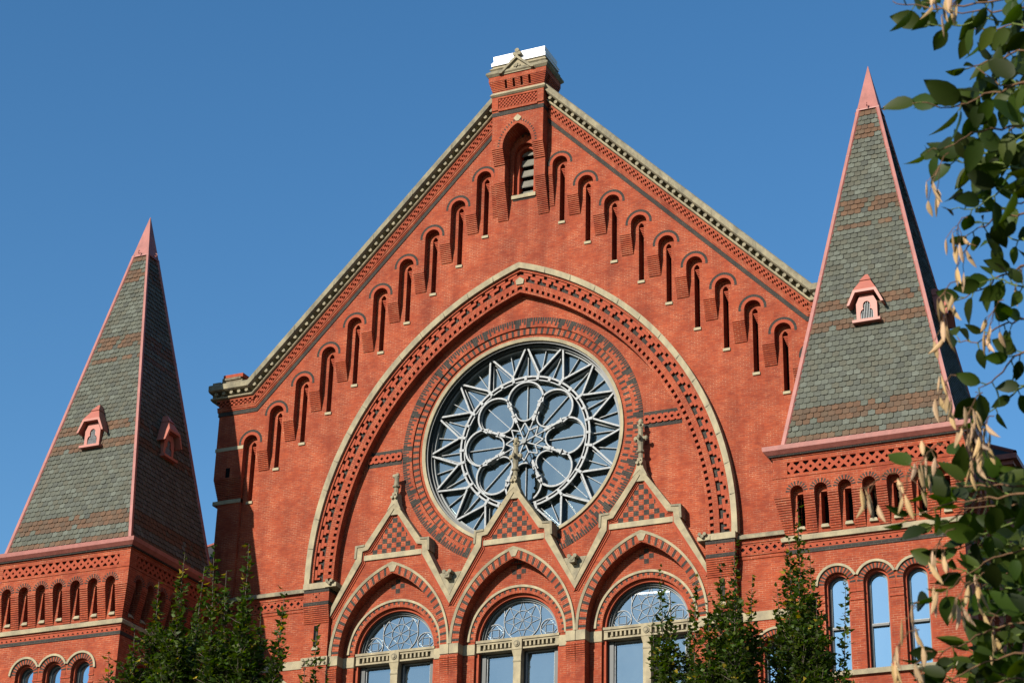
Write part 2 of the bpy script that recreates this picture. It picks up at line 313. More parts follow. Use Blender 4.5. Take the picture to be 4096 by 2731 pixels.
# --- lower wall with the slit openings and the great arch cut out
mb = MB()
HR, HC, HZ = 12.06, 3.77, -4.57                           # hood mould of the great arch
arch = parc(HC, HR-0.2, HZ, 26)
xa = arch[0][0]
out = [(-12.45, G), (-xa, G)]+arch[::-1]+[(xa, G), (12.45, G), (12.45, 3.0)]
out += [(10.95, rake(14.6, 10.95)), (0, rake(14.6, 0)), (-10.95, rake(14.6, 10.95)), (-12.45, 3.0)]
holes = []
for sd in (-1, 1):
    for k in range(10):
        X = KX[k]*sd; zt = KZ[k]-0.55; zb = KZ[k]+SILL[k]+0.1
        holes.append([(X-0.1, zb), (X+0.1, zb), (X+0.1, zt), (X+0.03, zt+0.1), (X-0.03, zt+0.1), (X-0.1, zt)])
    x = 9.45*sd
    holes.append([(x-0.6, -14), (x+0.6, -14)]+parc(0, 0.6, -8.95, 10, x))
holes.append([(-0.44, 9.9), (0.44, 9.9)]+parc(0, 0.44, 11.76, 10))
mb.plate(out, holes, YL, 0.72, RED, 'h')
gable = part(mb, 'gable_wall')
mb = MB()                                                 # dark voids behind the slits
for sd in (-1, 1):
    for k in range(10): mb = MB(); mb.box(sd*KX[k]-0.14, sd*KX[k]+0.14, 0.74, 0.8, KZ[k]+SILL[k], KZ[k]-0.4, VOI); part(mb, 'dark_backing', gable, z=0)
# --- upper wall, corbelled out, pierced by the round-headed pockets
def upper_side(sd):
    mb = MB(); P = [(1.07, rake(14.6, 1.07))]
    P.append((1.07, KZ[0]-0.92)); 
    for k in range(10):
        X = KX[k]
        P += [(X-0.305, KZ[k]-0.92)]
        P += [(X-0.305*cos(pi*i/12), KZ[k]-0.535+0.305*sin(pi*i/12)) for i in range(13)]
        nz = KZ[k+1]-0.92 if k < 9 else -0.06
        P.append((X+0.305, nz))
    P += [(12.66, -0.06), (12.66, 2.9), (10.95, rake(14.6, 10.95))]
    Pm = [(sd*p[0], p[1]) for p in P]
    mb.plate(Pm, [], YU, YL+0.01, RED, 'o')
    for k in range(10):
        x0 = (KX[k-1]+0.305) if k else 1.07; x1 = KX[k]-0.305
        a, b = (x0, x1) if sd > 0 else (-x1, -x0)
        if k: corbel(mb, a, b, KZ[k]-0.92, KZ[k]-1.68, YU, YL-0.02, 11)
        else: corbel(mb, a, b, KZ[0]-0.92, KZ[0]-2.2, YU, YL-0.02, 18)
    a, b = (11.44, 12.66) if sd > 0 else (-12.66, -11.44)
    corbel(mb, a, b, -0.06, -0.92, YU, 0.13, 12, xi0=(0 if sd > 0 else 0.19), xi1=(0.19 if sd > 0 else 0))
    a, b = (11.44, 12.46) if sd > 0 else (-12.46, -11.44)
    mb.box(a, b, 0.13, 0.9, G, -0.92, RED, 'b')
    e0, e1 = (12.44, 12.655) if sd > 0 else (-12.655, -12.44)
    mb.box(e0, e1, YL+0.01, 3, -0.06, 3.2, RED, 'f')
    s0, s1 = (11.38, 12.70) if sd > 0 else (-12.70, -11.38)
    mb.box(s0+ (0.07 if sd>0 else 0), s1-(0.0 if sd>0 else 0.07), -0.012, 0.9, 1.06, 1.2, STO); mb.box(s0+0.02, s1-0.06, 0.10, 0.9, -1.08, -0.93, STO)
    mb.box(sd*12.05-0.09, sd*12.05+0.09, -0.004, 0.2, -0.05, 0.34, VOI, 'b'); mb.box(sd*12.05-0.09, sd*12.05+0.09, 0.126, 0.2, -0.9, -0.3, VOI, 'b')
    return mb
for sd in (-1, 1): part(upper_side(sd), 'arcaded_wall')
# --- each pocket arch: dark header band, dark slit, stone sill
mb = MB()
mb.ring(0, 0, 0.42, 0.515, -0.004, 0.02, BLK, 10, inner=False, outer=False)
for s_ in (-1, 1): mb.box(min(s_*0.42, s_*0.515), max(s_*0.42, s_*0.515), -0.004, 0.02, -0.06, 0, BLK, 'lrb')
mb.ring(0, 0, 0.305, 0.42, -0.002, 0.02, RPL, 10, inner=False, outer=False)
a0 = mb.build('blind_arch', hall, (KX[0], YU, UP+KZ[0]-0.535))
for j in range(4):
    pass
mb = MB(); mb.box(-0.135, 0.135, -0.05, 0.14, -0.1, 0.0, STO); mb.frus((-0.135, 0.135, -0.05, 0.14), (-0.11, 0.11, 0.1, 0.14), 0.001, 0.07, STO)
sill0 = mb.build('sill', a0, (0, YL, SILL[0]+0.62))
mb = MB()
for j in range(6):
    mb.box(-0.07+0.026*j, 0.1, 0.04+0.0*j, 0.3, -0.12-j*0.07, -0.08-j*0.07, RPL)
step0 = mb.build('corbelled_head', a0, (0, YL, 0.0))
first = True
for sd in (-1, 1):
    for k in range(10):
        if sd == -1 and k == 0: continue
        c = dup(a0, (sd*KX[k] if not (sd == 1 and k == 0) else KX[0], YU, UP+KZ[k]-0.535)) if not (sd == 1 and k == 0) else a0
        for ch in c.children:
            if ch.name.startswith('sill'): ch.location.z = SILL[k]+0.62
            elif sd == -1: ch.scale.x = 1
c = dup(a0, (-KX[0], YU, UP+KZ[0]-0.535))
# --- rake: black band, fretted band, stone coping with balls
def sweep(mb, prof, m, x0=1.0, x1=13.0, closed=True, sds=(-1, 1), cap=True):
    for sd in sds:
        n = len(prof)
        for i in range(n if closed else n-1):
            (L0, y0), (L1, y1) = prof[i], prof[(i+1) % n]
            c0, c1 = (xcorner(L0), xcorner(L1)) if x0 < 10.9 < x1 else (x1, x1)
            for (a0, a1), (b0, b1), du in (((x0, x0), (c0, c1), 1.44), ((c0, c1), (x1, x1), 1.0)):
                if b0-a0 < 1e-6: continue
                P = [(sd*a0, y0, rake(L0, a0)), (sd*b0, y0, rake(L0, b0)), (sd*b1, y1, rake(L1, b1)), (sd*a1, y1, rake(L1, a1))]
                mb.face(P, m, [(a0*du, L0+y0), (b0*du, L0+y0), (b1*du, L1+y1), (a1*du, L1+y1)])
        if cap: mb.face([(sd*x1, y, rake(L, x1)) for L, y in prof], m)
mb = MB(); sweep(mb, [(13.82, -0.03), (14.03, -0.03), (14.03, 0.05), (13.82, 0.05)], BLK, x1=12.7); part(mb, 'black_brick_band')
mb = MB(); sweep(mb, [(14.03, -0.05), (14.09, -0.05), (14.09, -0.075), (14.2, -0.075), (14.2, -0.1), (14.27, -0.1), (14.27, 0.05), (14.03, 0.05)], RED, x1=12.73)
sweep(mb, [(14.27, -0.02), (14.57, -0.02), (14.57, 0.05), (14.27, 0.05)], RED, x1=12.7)
sweep(mb, [(14.57, -0.12), (14.66, -0.12), (14.66, 0.05), (14.57, 0.05)], RED, x1=12.75); 
for sd in (-1, 1):
    n = 129
    for i in range(n):
        x = 1.15+(11.0-1.15)*i/n
        for j in range(3):
            if (i+j) % 2: continue
            L = 14.285+0.097*j; x2 = x+0.085
            mb.plate([(sd*x, rake(L, x)), (sd*x2, rake(L, x2)), (sd*x2, rake(L+0.088, x2)), (sd*x, rake(L+0.088, x))], [], -0.105, -0.02, RPL)
    for i in range(16):
        x = 11.05+i*0.1
        for j in range(3):
            if (i+j) % 2: continue
            z = rake(14.285+0.097*j, 12); mb.box(min(sd*(x+0.07), sd*(x+0.16)), max(sd*(x+0.07), sd*(x+0.16)), -0.105, -0.02, z, z+0.068, RPL, 'b')
part(mb, 'fretted_brick_band')
mb = MB()
sweep(mb, [(14.66, -0.06), (14.69, -0.2), (14.73, -0.23), (14.79, -0.2), (14.81, -0.1), (14.83, 0.4), (14.66, 0.4)], STO)
sweep(mb, [(14.82, -0.08), (15.0, -0.08), (15.02, -0.34), (15.08, -0.42), (15.34, -0.43), (15.40, -0.38), (15.56, 0.45), (14.9, 0.45)], STW)
for sd in (-1, 1):
    for a in range(1, 19): # mortar joints as slightly proud lead caps
        x = 1.2+a*0.54
        if a % 3 == 0: mb.plate([(sd*x, rake(15.09, x)), (sd*(x+0.035), rake(15.09, x+0.035)), (sd*(x+0.035), rake(15.345, x+0.035)), (sd*x, rake(15.345, x))], [], -0.436, -0.40, STW)
cop = part(mb, 'coping')
mb = MB()
for sd in (-1, 1):
    x = 1.25
    while x < 12.9:
        mb.ycyl(sd*x, rake(14.925, x), 0.072, -0.30, -0.05, STW, 12)
        x += 0.238 if x < 10.95 else 0.34
mb.build('coping_ball', cop)
for sd in (-1, 1):                                       # kneelers: stone blocks and metal caps
    mb = MB()
    def bx(a, b, y0, y1, z0, z1, m): mb.box(min(sd*a, sd*b), max(sd*a, sd*b), y0, y1, z0, z1, m)
    bx(11.62, 12.55, -0.22, 0.8, 3.76, 3.93, STK); bx(11.68, 12.5, -0.27, 0.8, 3.931, 4.03, STK); bx(11.62, 12.5, -0.2, 0.8, 4.031, 4.19, RPL)
    bx(12.551, 12.9, -0.3, 0.8, 3.76, 3.88, STK)
    bx(12.66, 13.0, -0.40, 3.0, rake(15.1, 12), rake(15.33, 12), STK); bx(12.60, 12.8, -0.1, 3.0, rake(14.57, 12), rake(14.8, 12), STK)
    part(mb, 'kneeler')
# --- chimney-like bellcote at the apex
mb = MB(); h = 1.07; ARC = parc(0.41, 1.02, 11.75, 10)
def pbox(mb, h, z0, z1, m, skip=''): mb.box(-h, h, -0.5-(h-1.07), 0.65+(h-1.07), z0, z1, m, skip)
mb.plate([(-1.07, 11.73), (-0.61, 11.73)]+ARC[::-1][0:]+[(0.61, 11.73), (1.07, 11.73), (1.07, 14.05), (-1.07, 14.05)], [], -0.5, 0.3, RED, 'o')
mb.box(-1.07, -0.9, 0.3, 0.65, 11.0, 14.05, RED, ''); mb.box(0.9, 1.07, 0.3, 0.65, 11.0, 14.05, RED, ''); mb.box(-0.9, 0.9, 0.6, 0.65, 13.0, 14.05, RED)
for sd in (-1, 1):
    a, b = (0.61, 1.07) if sd > 0 else (-1.07, -0.61)
    corbel(mb, a, b, 11.73, 11.1, -0.5, -0.22, 9, back=0.3)
    a2, b2 = (0.62, 1.055) if sd > 0 else (-1.055, -0.62)
    mb.box(a2, b2, -0.2, 0.3, 10.4, 11.1, RED, 'bt')
    corbel(mb, a2, b2, 10.4, 8.93, -0.2, YL-0.02, 21, back=0.3)
# pointed head: dark bricks and white keystone
for sd in (-1, 1):
    for i in range(11):
        t = 0.02+0.85*i/10; mb.ring(0.41, 11.75, 1.15, 1.235, -0.505, -0.49, BLK, 1, t, t+0.035, sides=(sd,), inner=False, outer=False)
mb.plate([(-0.05, 12.76), (0.05, 12.76), (0.17, 12.9), (0, 13.06), (-0.17, 12.9)], [], -0.525, -0.45, STO)
pbox(mb, 1.085, 13.14, 13.31, BLK)
mb.box(-0.8, 0.8, -0.502, -0.45, 13.44, 13.9, VOI, 'b') if False else None
for i in range(22):
    for j in range(5):
        if (i+j) % 2: continue
        x = -0.8+i*1.6/22; z = 13.48+j*0.08; mb.box(x, x+0.074, -0.545, -0.5, z, z+0.074, RPL, 'b')
for a, b, c_, d in ((-1.09, -0.82, 13.4, 13.98), (0.82, 1.09, 13.4, 13.98), (-0.82, 0.82, 13.9, 13.98), (-0.82, 0.82, 13.34, 13.46)):
    mb.box(a, b, -0.55, -0.5, c_, d, RED, 'b')
mb.box(-1.09, -1.071, -0.5, 0.66, 13.31, 13.98, RED); mb.box(1.071, 1.09, -0.5, 0.66, 13.31, 13.98, RED)
mb.frus((-1.10, 1.10, -0.53, 0.68), (-1.17, 1.17, -0.60, 0.75), 14.02, 14.08, STO); mb.frus((-1.17, 1.17, -0.60, 0.75), (-1.11, 1.11, -0.54, 0.7), 14.081, 14.2, STO)
n = 7
for j in range(n):                                        # corbelled courses with four slots
    hh = 1.085+0.115*j/(n-1); z0 = 14.2+j*0.066; f = -0.5-(hh-1.07); bk = 0.65+(hh-1.07)
    if j < 2: mb.box(-hh, hh, f, bk, z0, z0+0.05, RED)
    else:
        xs = [-hh, -0.55, -0.45, -0.215, -0.115, 0.115, 0.215, 0.45, 0.55, hh]
        for i in range(0, 10, 2): mb.box(xs[i], xs[i+1], f, -0.4, z0, z0+0.05, RED)
        mb.box(-hh, hh, -0.2, bk, z0, z0+0.05, RED)
    mb.box(-hh+0.03, hh-0.03, (f+0.03 if j < 2 else -0.41), bk-0.03, z0+0.05, z0+0.066, RED)
mb.box(-0.9, 0.9, -0.42, -0.3, 14.2, 14.66, BLK)
pbox(mb, 1.215, 14.662, 14.88, RED)
bell = part(mb, 'bellcote')
mb = MB()
mb.frus((-1.23, 1.23, -0.66, 0.81), (-1.31, 1.31, -0.74, 0.89), 14.881, 14.97, STW); mb.box(-1.31, 1.31, -0.74, 0.89, 14.971, 15.05, STW); mb.frus((-1.31, 1.31, -0.74, 0.89), (-1.16, 1.16, -0.59, 0.74), 15.051, 15.2, STW)
mb.frus((-1.16, 1.16, -0.59, 0.74), (-1.21, 1.21, -0.64, 0.79), 15.201, 15.25, STW); mb.frus((-1.21, 1.21, -0.64, 0.79), (-1.13, 1.13, -0.56, 0.71), 15.251, 15.35, STO); mb.box(-1.11, 1.11, -0.54, 0.69, 15.35, 15.42, STO)
mb.build('stone_cornice', bell)
mb = MB(); mb.box(-1.15, 1.15, -0.6, 0.75, 15.42, 15.49, WHT); mb.frus((-1.14, 1.14, -0.59, 0.74), (-1.17, 1.17, -0.61, 0.77), 15.49, 15.53, WHT)
mb.frus((-1.17, 1.17, -0.61, 0.77), (-1.085, 1.085, -0.52, 0.67), 15.531, 15.68, WHT); mb.frus((-1.085, 1.085, -0.52, 0.67), (-1.10, 1.10, -0.54, 0.69), 15.681, 15.88, WHT)
mb.build('metal_cap', bell)
mb = MB(); mb.plate([(-0.62, 14.882), (0.62, 14.882), (0, 15.5)], [], -0.69, -0.3, STO)
for sd in (-1, 1):
    mb.plate([(sd*0.75, 14.90), (sd*0.62, 14.90), (0, 15.47), (0, 15.60)], [], -0.79, -0.3, STW)
for i in range(5):
    a = 2*pi*i/5+pi/2; mb.ycyl(0.085*cos(a), 15.11+0.085*sin(a), 0.07, -0.745, -0.68, STW, 10)
mb.ycyl(0, 15.11, 0.05, -0.79, -0.7, STW); mb.plate([(-0.05, 15.5), (0.05, 15.5), (0.045, 15.72), (-0.045, 15.72)], [], -0.76, -0.5, STW)
for cx_, cz_, r_ in ((0, 15.83, 0.09), (-0.1, 15.68, 0.075), (0.1, 15.68, 0.075)): mb.ycyl(cx_, cz_, r_, -0.75, -0.52, STW, 14)
mb.build('pediment', bell)
# bellcote window
mb = MB(); mb.ring(0, 11.76, 0.44, 0.69, YL-0.03, YL+0.05, RED, 12, inner=True, outer=True)
for sd in (-1, 1): mb.box(min(sd*0.44, sd*0.6), max(sd*0.44, sd*0.6), YL-0.03, YL+0.05, 10.0, 11.76, RED, 'b')
mb.ring(0, 11.76, 0.3, 0.44, 0.45, 0.8, RPL, 12)
for sd in (-1, 1): mb.box(min(sd*0.3, sd*0.44), max(sd*0.3, sd*0.44), 0.45, 0.8, 9.9, 11.76, RPL)
mb.box(-0.5, 0.5, 0.2, 0.7, 9.78, 9.93, STO); mb.box(-0.46, 0.46, 0.265, 0.3, 9.71, 9.78, BLK)
for q in ((-0.05, 12.62), (-0.17, 12.5), (0.07, 12.5)): mb.box(q[0], q[0]+0.11, YL-0.006, YL, q[1], q[1]+0.13, BLK, 'b')
ww = part(mb, 'louvred_window')
mb = MB()
for j in range(5):
    z = 10.0+j*0.46; mb.face([(-0.3, 0.60, z), (0.3, 0.60, z), (0.3, 0.70, z+0.31), (-0.3, 0.70, z+0.31)], LOU); mb.box(-0.3, 0.3, 0.615, 0.63, z-0.02, z+0.005, LOU)
mb.build('louvre', ww)
mb = MB(); mb.plate([(-0.32, 9.8), (0.32, 9.8), (0.32, 12.1), (-0.32, 12.1)], [], 0.95, 1.0, VOI, ''); mb.build('dark_backing', ww)
# --- great arch: hood mould, fretted archivolt
mb = MB(); mb.ring(HC, HZ, HR-0.21, HR, -0.06, YL+0.02, STO, 40, y0b=-0.03)
for sd in (-1, 1): mb.box(min(sd*(HR-HC-0.21), sd*(HR-HC)), max(sd*(HR-HC-0.21), sd*(HR-HC)), -0.055, YL+0.02, -4.8, HZ, STO, 'b')
for sd in (-1, 1):
    for i in range(1, 13): mb.ring(HC, HZ, HR-0.2, HR-0.005, -0.062, -0.04, STW, 1, i/13, i/13+0.0018, sides=(sd,), inner=False, outer=False)
part(mb, 'great_arch_hood')
mb = MB(); YB = 0.12
for r0, r1, y, m in ((11.75, 11.86, YB-0.05, RED), (11.38, 11.75, YB+0.10, BLK), (11.18, 11.38, YB, RED), (11.05, 11.18, YB+0.10, BLK), (10.95, 11.05, YB, RED)):
    mb.ring(HC, HZ, r0, r1, y, 0.5, m, 40)
    for sd in (-1, 1): mb.box(min(sd*(r0-HC), sd*(r1-HC)), max(sd*(r0-HC), sd*(r1-HC)), y, 0.5, -4.8, HZ, m, 'b')
for sd in (-1, 1):
    A = acos(HC/11.5); total = A*11.5; npd = 28; P = 1.0/npd
    for i in range(npd):
        t = i*P
        def blk(r0, r1, a, b, y=YB): mb.ring(HC, HZ, r0, r1, y, YB+0.13, RPL, 1, max(0, min(1, t+P*a)), max(0, min(1, t+P*b)), sides=(sd,), caps=True)
        blk(11.64, 11.745, 0.0, 0.72); blk(11.52, 11.635, 0.36, 1.0, YB+0.015); blk(11.52, 11.635, 0.0, 0.14, YB+0.015); blk(11.39, 11.515, 0.50, 0.74, YB-0.005)
        for q in (0.0, 0.5): blk(11.05, 11.18, q+0.02, q+0.27, YB-0.01)
part(mb, 'great_arch_archivolt')
mb = MB(); mb.plate([(-0.14, 6.02), (0.14, 6.02), (0.17, 6.2), (0, 6.32), (-0.17, 6.2)], [], YB-0.05, 0.4, STO); part(mb, 'keystone')
# --- tympanum with the rose
YT = 0.47
inner = parc(HC, 11.0, HZ, 26); circ = [(4.37*sin(2*pi*i/96), 4.37*cos(2*pi*i/96)) for i in range(96)]
mb = MB(); zig = []
for X in (-4.78, 0, 4.78): zig += [(X+q[0], q[1]) for q in ((-2.39, -6.0), (-1.33, -4.05), (-1.1, -3.72), (0, -2.2), (1.1, -3.72), (1.33, -4.05))]
zig += [(7.17, -6.0)]
mb.plate(zig+[(inner[0][0], -6.0)]+inner+[(-inner[0][0], -6.0)], [circ], YT, 0.55, RED, '')
for sd in (-1, 1):                                        # small frets beside the rose
    a, b = (4.78, 6.2) if sd > 0 else (-6.2, -4.78)
    for z0, z1 in ((0.12, 0.26), (-0.34, -0.20)): mb.box(a, b, YT-0.012, YT, z0, z1, BLK, 'b')
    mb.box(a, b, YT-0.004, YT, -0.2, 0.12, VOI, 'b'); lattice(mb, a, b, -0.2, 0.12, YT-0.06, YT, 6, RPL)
tym = part(mb, 'tympanum_wall')
mb = MB(); mb.circ(0, 0, 4.375, 4.76, YT-0.012, 0.55, RED, 96)
def seg(r0, r1, a, b, y, m): mb.circ(0, 0, r0, r1, y, y+0.02, m, 1, a, b, inner=False, outer=False)
for k in range(16):
    for o_ in (-2.9, 2.9): seg(4.378, 4.757, radians(k*22.5+o_-1.15), radians(k*22.5+o_+1.15), YT-0.016, BLK)
    for i in range(13):
        a = k*22.5+3.9+i*1.15
        if i in (0, 12): r = 4.46
        r = 4.50 if i % 2 else 4.60
        if i in (1, 11): r = 4.45
        seg(r, 4.757, radians(a+0.12), radians(a+1.0), YT-0.016, BLK)
for k in range(16):
    for a in (-1.4, -0.25, 0.9): seg(4.50 if a != -0.25 else 4.60, 4.757, radians(k*22.5+a-0.35), radians(k*22.5+a+0.5), YT-0.016, BLK)
mb.circ(0, 0, 4.115, 4.36, YT+0.045, 0.7, RED, 96)
for i in range(112): seg(4.12, 4.355, 2*pi*i/112, 2*pi*(i+0.4)/112, YT+0.041, BLK)
mb.circ(0, 0, 3.98, 4.10, YT+0.1, 0.8, RED, 96)
mb.build('rose_brick_surround', tym)
mb = MB(); mb.circ(0, 0, 3.86, 3.985, YT+0.03, 0.9, STO, 96, y0b=YT+0.06)
mb.build('rose_stone_ring', tym)
mb = MB(); YF = 0.84
mb.circ(0, 0, 3.80, 3.86, 0.62, 1.2, DRK, 96); mb.circ(0, 0, 3.73, 3.80, 0.8, 1.2, DRK, 96); mb.circ(0, 0, 3.66, 3.73, 0.93, 1.2, GRY, 96); 
rose = part(mb, 'rose_window')
mb = MB(); mb.face([(3.8*sin(2*pi*i/96), 1.12, 3.8*cos(2*pi*i/96)) for i in range(96)], GLR); mb.build('glass', rose)
mb = MB(); y0, y1 = YF, YF+0.27
def cir2(cx, cz, r0, r1, ya, yb, n, *a, **k):
    mb.circ(cx, cz, r0, r1, ya, ya+0.07, TRC, n, *a, **k); mb.circ(cx, cz, r0+0.006, r1-0.006, ya+0.07, yb, DRK, n, *a, **k)  # pale front, dark body: shade of the bar sides put into the colour
def pol(r, d): return (r*sin(radians(d)), r*cos(radians(d)))
def bp(mb, r0, d0, r1, d1, w_, ya=None, yb=None, m=None):
    mb.bar(pol(r0, d0), pol(r1, d1), w_, ya if ya is not None else y0, yb if yb is not None else y1, m or TRC)
for k in range(16):
    d = k*22.5
    for s_ in (-1, 1):
        bp(mb, 3.76, d+s_*0.5, 2.70, d+s_*11.0, 0.066, y0+0.001*s_, y0+0.07); bp(mb, 3.76, d+s_*0.5, 2.70, d+s_*11.0, 0.054, y0+0.07+0.001*s_, y1+0.01, DRK)  # dark rear part of each bar stands in for its shaded side
        bp(mb, 3.58, d+s_*0.5, 2.66, d+s_*8.8, 0.022, y0+0.16, y1+0.01, GRY if s_ > 0 else TRC)
    bp(mb, 2.72, d+11.25, 2.42, d+11.25, 0.10, y0-0.03, y1)
    bp(mb, 2.42, d, 2.60, d, 0.10, y0-0.025, y1)
    bp(mb, 2.55, d, 3.42, d, 0.024, y0+0.18, y1); bp(mb, 2.75, d+11.25, 3.7, d+11.25, 0.024, y0+0.18, y1)
cir2(0, 0, 2.52, 2.59, y0-0.01, y1, 64); cir2(0, 0, 2.40, 2.44, y0+0.01, y1, 64)
for k in range(8):
    d = k*45; cx_, cz_ = pol(1.66, d); A0 = radians(d)
    for r0, r1, ya, yb in ((0.67, 0.735, y0, y1), (0.635, 0.66, y0+0.12, y1)):
        cir2(cx_, cz_, r0, r1, ya, yb, 24, A0-radians(112), A0+radians(112), caps=True)
    cx2, cz2 = pol(1.22, d)
    cir2(cx2, cz2, 0.37, 0.42, y0+0.02, y1, 16, A0+radians(98), A0+radians(262), caps=True)
    bp(mb, 1.56, d+22.5, 1.40, d+22.5, 0.12, y0-0.05, y1); bp(mb, 1.61, d+22.5, 1.56, d+22.5, 0.18, y0-0.07, y1); bp(mb, 1.40, d+22.5, 1.12, d+22.5, 0.075, y0-0.04, y1)
    bp(mb, 1.14, d+22.5, 1.10, d+22.5, 0.12, y0-0.06, y1); bp(mb, 1.08, d+22.5, 0.84, d+22.5, 0.11, y0-0.02, y1)
    bp(mb, 0.83, d, 2.38, d, 0.024, y0+0.2, y1)
    bp(mb, 0.08, d+22.5, 0.46, d+22.5, 0.04, y0, y0+0.08); bp(mb, 0.46, d+22.5, 0.74, d, 0.04, y0+0.002, y0+0.082); bp(mb, 0.46, d+22.5, 0.74, d+45, 0.04, y0+0.004, y0+0.084)
    bp(mb, 0.46, d+22.5, 0.86, d+22.5, 0.035, y0+0.01, y0+0.08)
mb.ycyl(0, 0, 0.10, y0-0.09, y1, GRY, 16)
mb.build('tracery', rose)
# --- three portal gables: (built once, copied)
YP = 0.17
PO = [(0, -1.95), (1.13, -3.50), (1.45, -3.53), (1.47, -4.04), (2.39, -5.78)]         # coping, outer
PI = [(0, -2.24), (0.99, -3.70), (1.21, -3.74), (1.23, -4.12), (2.39, -6.08)]         # coping, inner
def sym(L): return [(-p[0], p[1]) for p in L[::-1]]+[p for p in L if p[0] > 0]
mb = MB(); a_o = parc(1.04, 3.09, -7.55, 16)
outl = sym(PI)+[(2.39, G), (2.05, G)]+a_o+[(-2.05, G), (-2.39, G)]
mb.plate(outl, [], YP, 0.64, RED, 'o')
def offs(L, d): return [(p[0]-d*0.78 if p[0] > 0 else 0, p[1]-d*(0.62 if 0 < i < len(L) else 1.25)) for i, p in enumerate(L)]
for d0, d1, y in ((0.0, 0.055, YP-0.075), (0.06, 0.115, YP-0.035)):
    A = offs(PI, d0); B = offs(PI, d1)
    for sd in (-1, 1):
        for i in range(4):
            q = [(sd*A[i][0], A[i][1]), (sd*A[i+1][0], A[i+1][1]), (sd*B[i+1][0], B[i+1][1]), (sd*B[i][0], B[i][1])]
            mb.plate(q, [], y, YP, RPL)
cw, chh = 0.19, 0.19                                      # chequered field
for j in range(8):
    z0 = -3.88+j*chh; half = (-2.46-z0-chh*0.5)*0.69
    for i in range(-5, 6):
        if (i+j) % 2: continue
        x0, x1 = i*cw-cw/2, i*cw+cw/2
        x0 = max(x0, -half); x1 = min(x1, half)
        if x1-x0 > 0.03: mb.face([(x0, YP-0.005, z0+0.004), (x1, YP-0.005, z0+0.004), (x1, YP-0.005, z0+chh-0.004), (x0, YP-0.005, z0+chh-0.004)], BLK)
mb.ring(1.07, -7.52, 3.10, 3.37, YP-0.012, 0.62, RED, 22)
for sd in (-1, 1):
    for i in range(14):
        t = 0.018+i/14.6; mb.ring(1.07, -7.52, 3.102, 3.368, YP-0.016, 0.61, BLK, 1, t, t+0.024, sides=(sd,), outer=False)
pg = part(mb, 'portal_gable', y=0)
mb = MB()
for sd in (-1, 1):
    for i in range(4):
        q = [(sd*PO[i][0], PO[i][1]), (sd*PO[i+1][0], PO[i+1][1]), (sd*PI[i+1][0], PI[i+1][1]), (sd*PI[i][0], PI[i][1])]
        yy = 0.03; mb.plate(q, [], yy, 0.62, STC)
    # splayed weathering strip towards the wall behind
    mb.plate([(sd*1.14, -3.49), (sd*1.50, -3.51), (sd*1.52, -4.0), (sd*1.44, -4.0), (sd*1.42, -3.58), (sd*1.13, -3.56)], [], 0.0, 0.5, STW)
mb.plate([(-0.16, -2.47), (0.16, -2.47), (0.0, -2.2)], [], 0.06, YP, STO)
mb.plate([(-0.28, -2.3), (-0.13, -1.98), (-0.09, -1.62), (0.09, -1.62), (0.13, -1.98), (0.28, -2.3), (0, -2.05)], [], 0.02, 0.4, STO)
for cx_, cz_ in ((0, -1.72), (-0.07, -1.82), (0.07, -1.82)): mb.ycyl(cx_, cz_, 0.055, -0.07, 0.03, STO, 10)
mb.build('coping', pg)
mb = MB(); mb.box(-1.17, 1.17, YP-0.06, YP, -4.08, -3.885, STO, 'b')
mb.ring(1.07, -7.52, 3.37, 3.46, YP-0.07, YP+0.02, STO, 24, y0b=YP-0.04)
mb.plate([(-0.08, -4.6), (0.08, -4.6), (0.19, -4.34), (0, -4.22), (-0.19, -4.34)], [], YP-0.04, 0.6, STO)
for sd in (-1, 1):
    a, b = (2.03, 2.40) if sd > 0 else (-2.40, -2.03)
    mb.box(a, b, YP-0.04, 0.66, -7.87, -7.52, STO, 'b'); a, b = (1.60, 2.03) if sd > 0 else (-2.03, -1.60)
    mb.box(a, b, 0.58, 0.9, -7.87, -7.50, STO, 'b')
mb.build('stone_dressing', pg)
for sd in (-1, 1):
    mb = MB(); a, b = (2.04, 2.40) if sd > 0 else (-2.40, -2.04); corbel(mb, a, b, -7.97, -8.63, YP-0.05, YP+0.0, 9, back=YP+0.02); mb.build('corbelled_pier', pg)
def finial(top, arms, broken=False):
    mb = MB(); y = 0.14; P = [(0.10, -1.7), (0.085, -1.42), (0.145, -1.38), (0.15, -1.33), (0.10, -1.29)]
    if broken: P += [(0.085, -1.1), (0.10, -0.95), (0.09, -0.88)]
    else: P += [(0.10, -1.1), (0.13, -0.88), (0.10, -0.80), (0.085, -0.5), (0.11, -0.45), (0.08, -0.42), (0.075, -0.3), (0.10, -0.24), (0.06, top)]
    mb.lathe(0, y, P, STW, 8, pi/8)
    if broken: mb.box(-0.16, -0.05, y-0.05, y+0.05, -0.98, -0.88, STW); mb.box(0.02, 0.1, y-0.08, y+0.0, -0.96, -0.86, STW)
    else:
        for dx, dy in ((-1, 0), (1, 0), (0, -1), (0, 1)):
            cx_, cy_ = dx*0.17, y+dy*0.17; mb.box(min(0, dx*0.22)-0.05*(dx == 0), max(0, dx*0.22)+0.05*(dx == 0), y+min(0, dy*0.22)-0.05*(dy == 0), y+max(0, dy*0.22)+0.05*(dy == 0), -0.89, -0.79, STW)
            mb.lathe(dx*0.2, y+dy*0.2, [(0.02, -0.95), (0.065, -0.9), (0.07, -0.82), (0.02, -0.76)], STW, 6)
            mb.lathe(dx*0.09, y+dy*0.09, [(0.01, -0.42), (0.045, -0.38), (0.045, -0.33), (0.01, -0.3)], STW, 6)
    return mb
f0 = finial(-0.13, True).build('finial', pg)
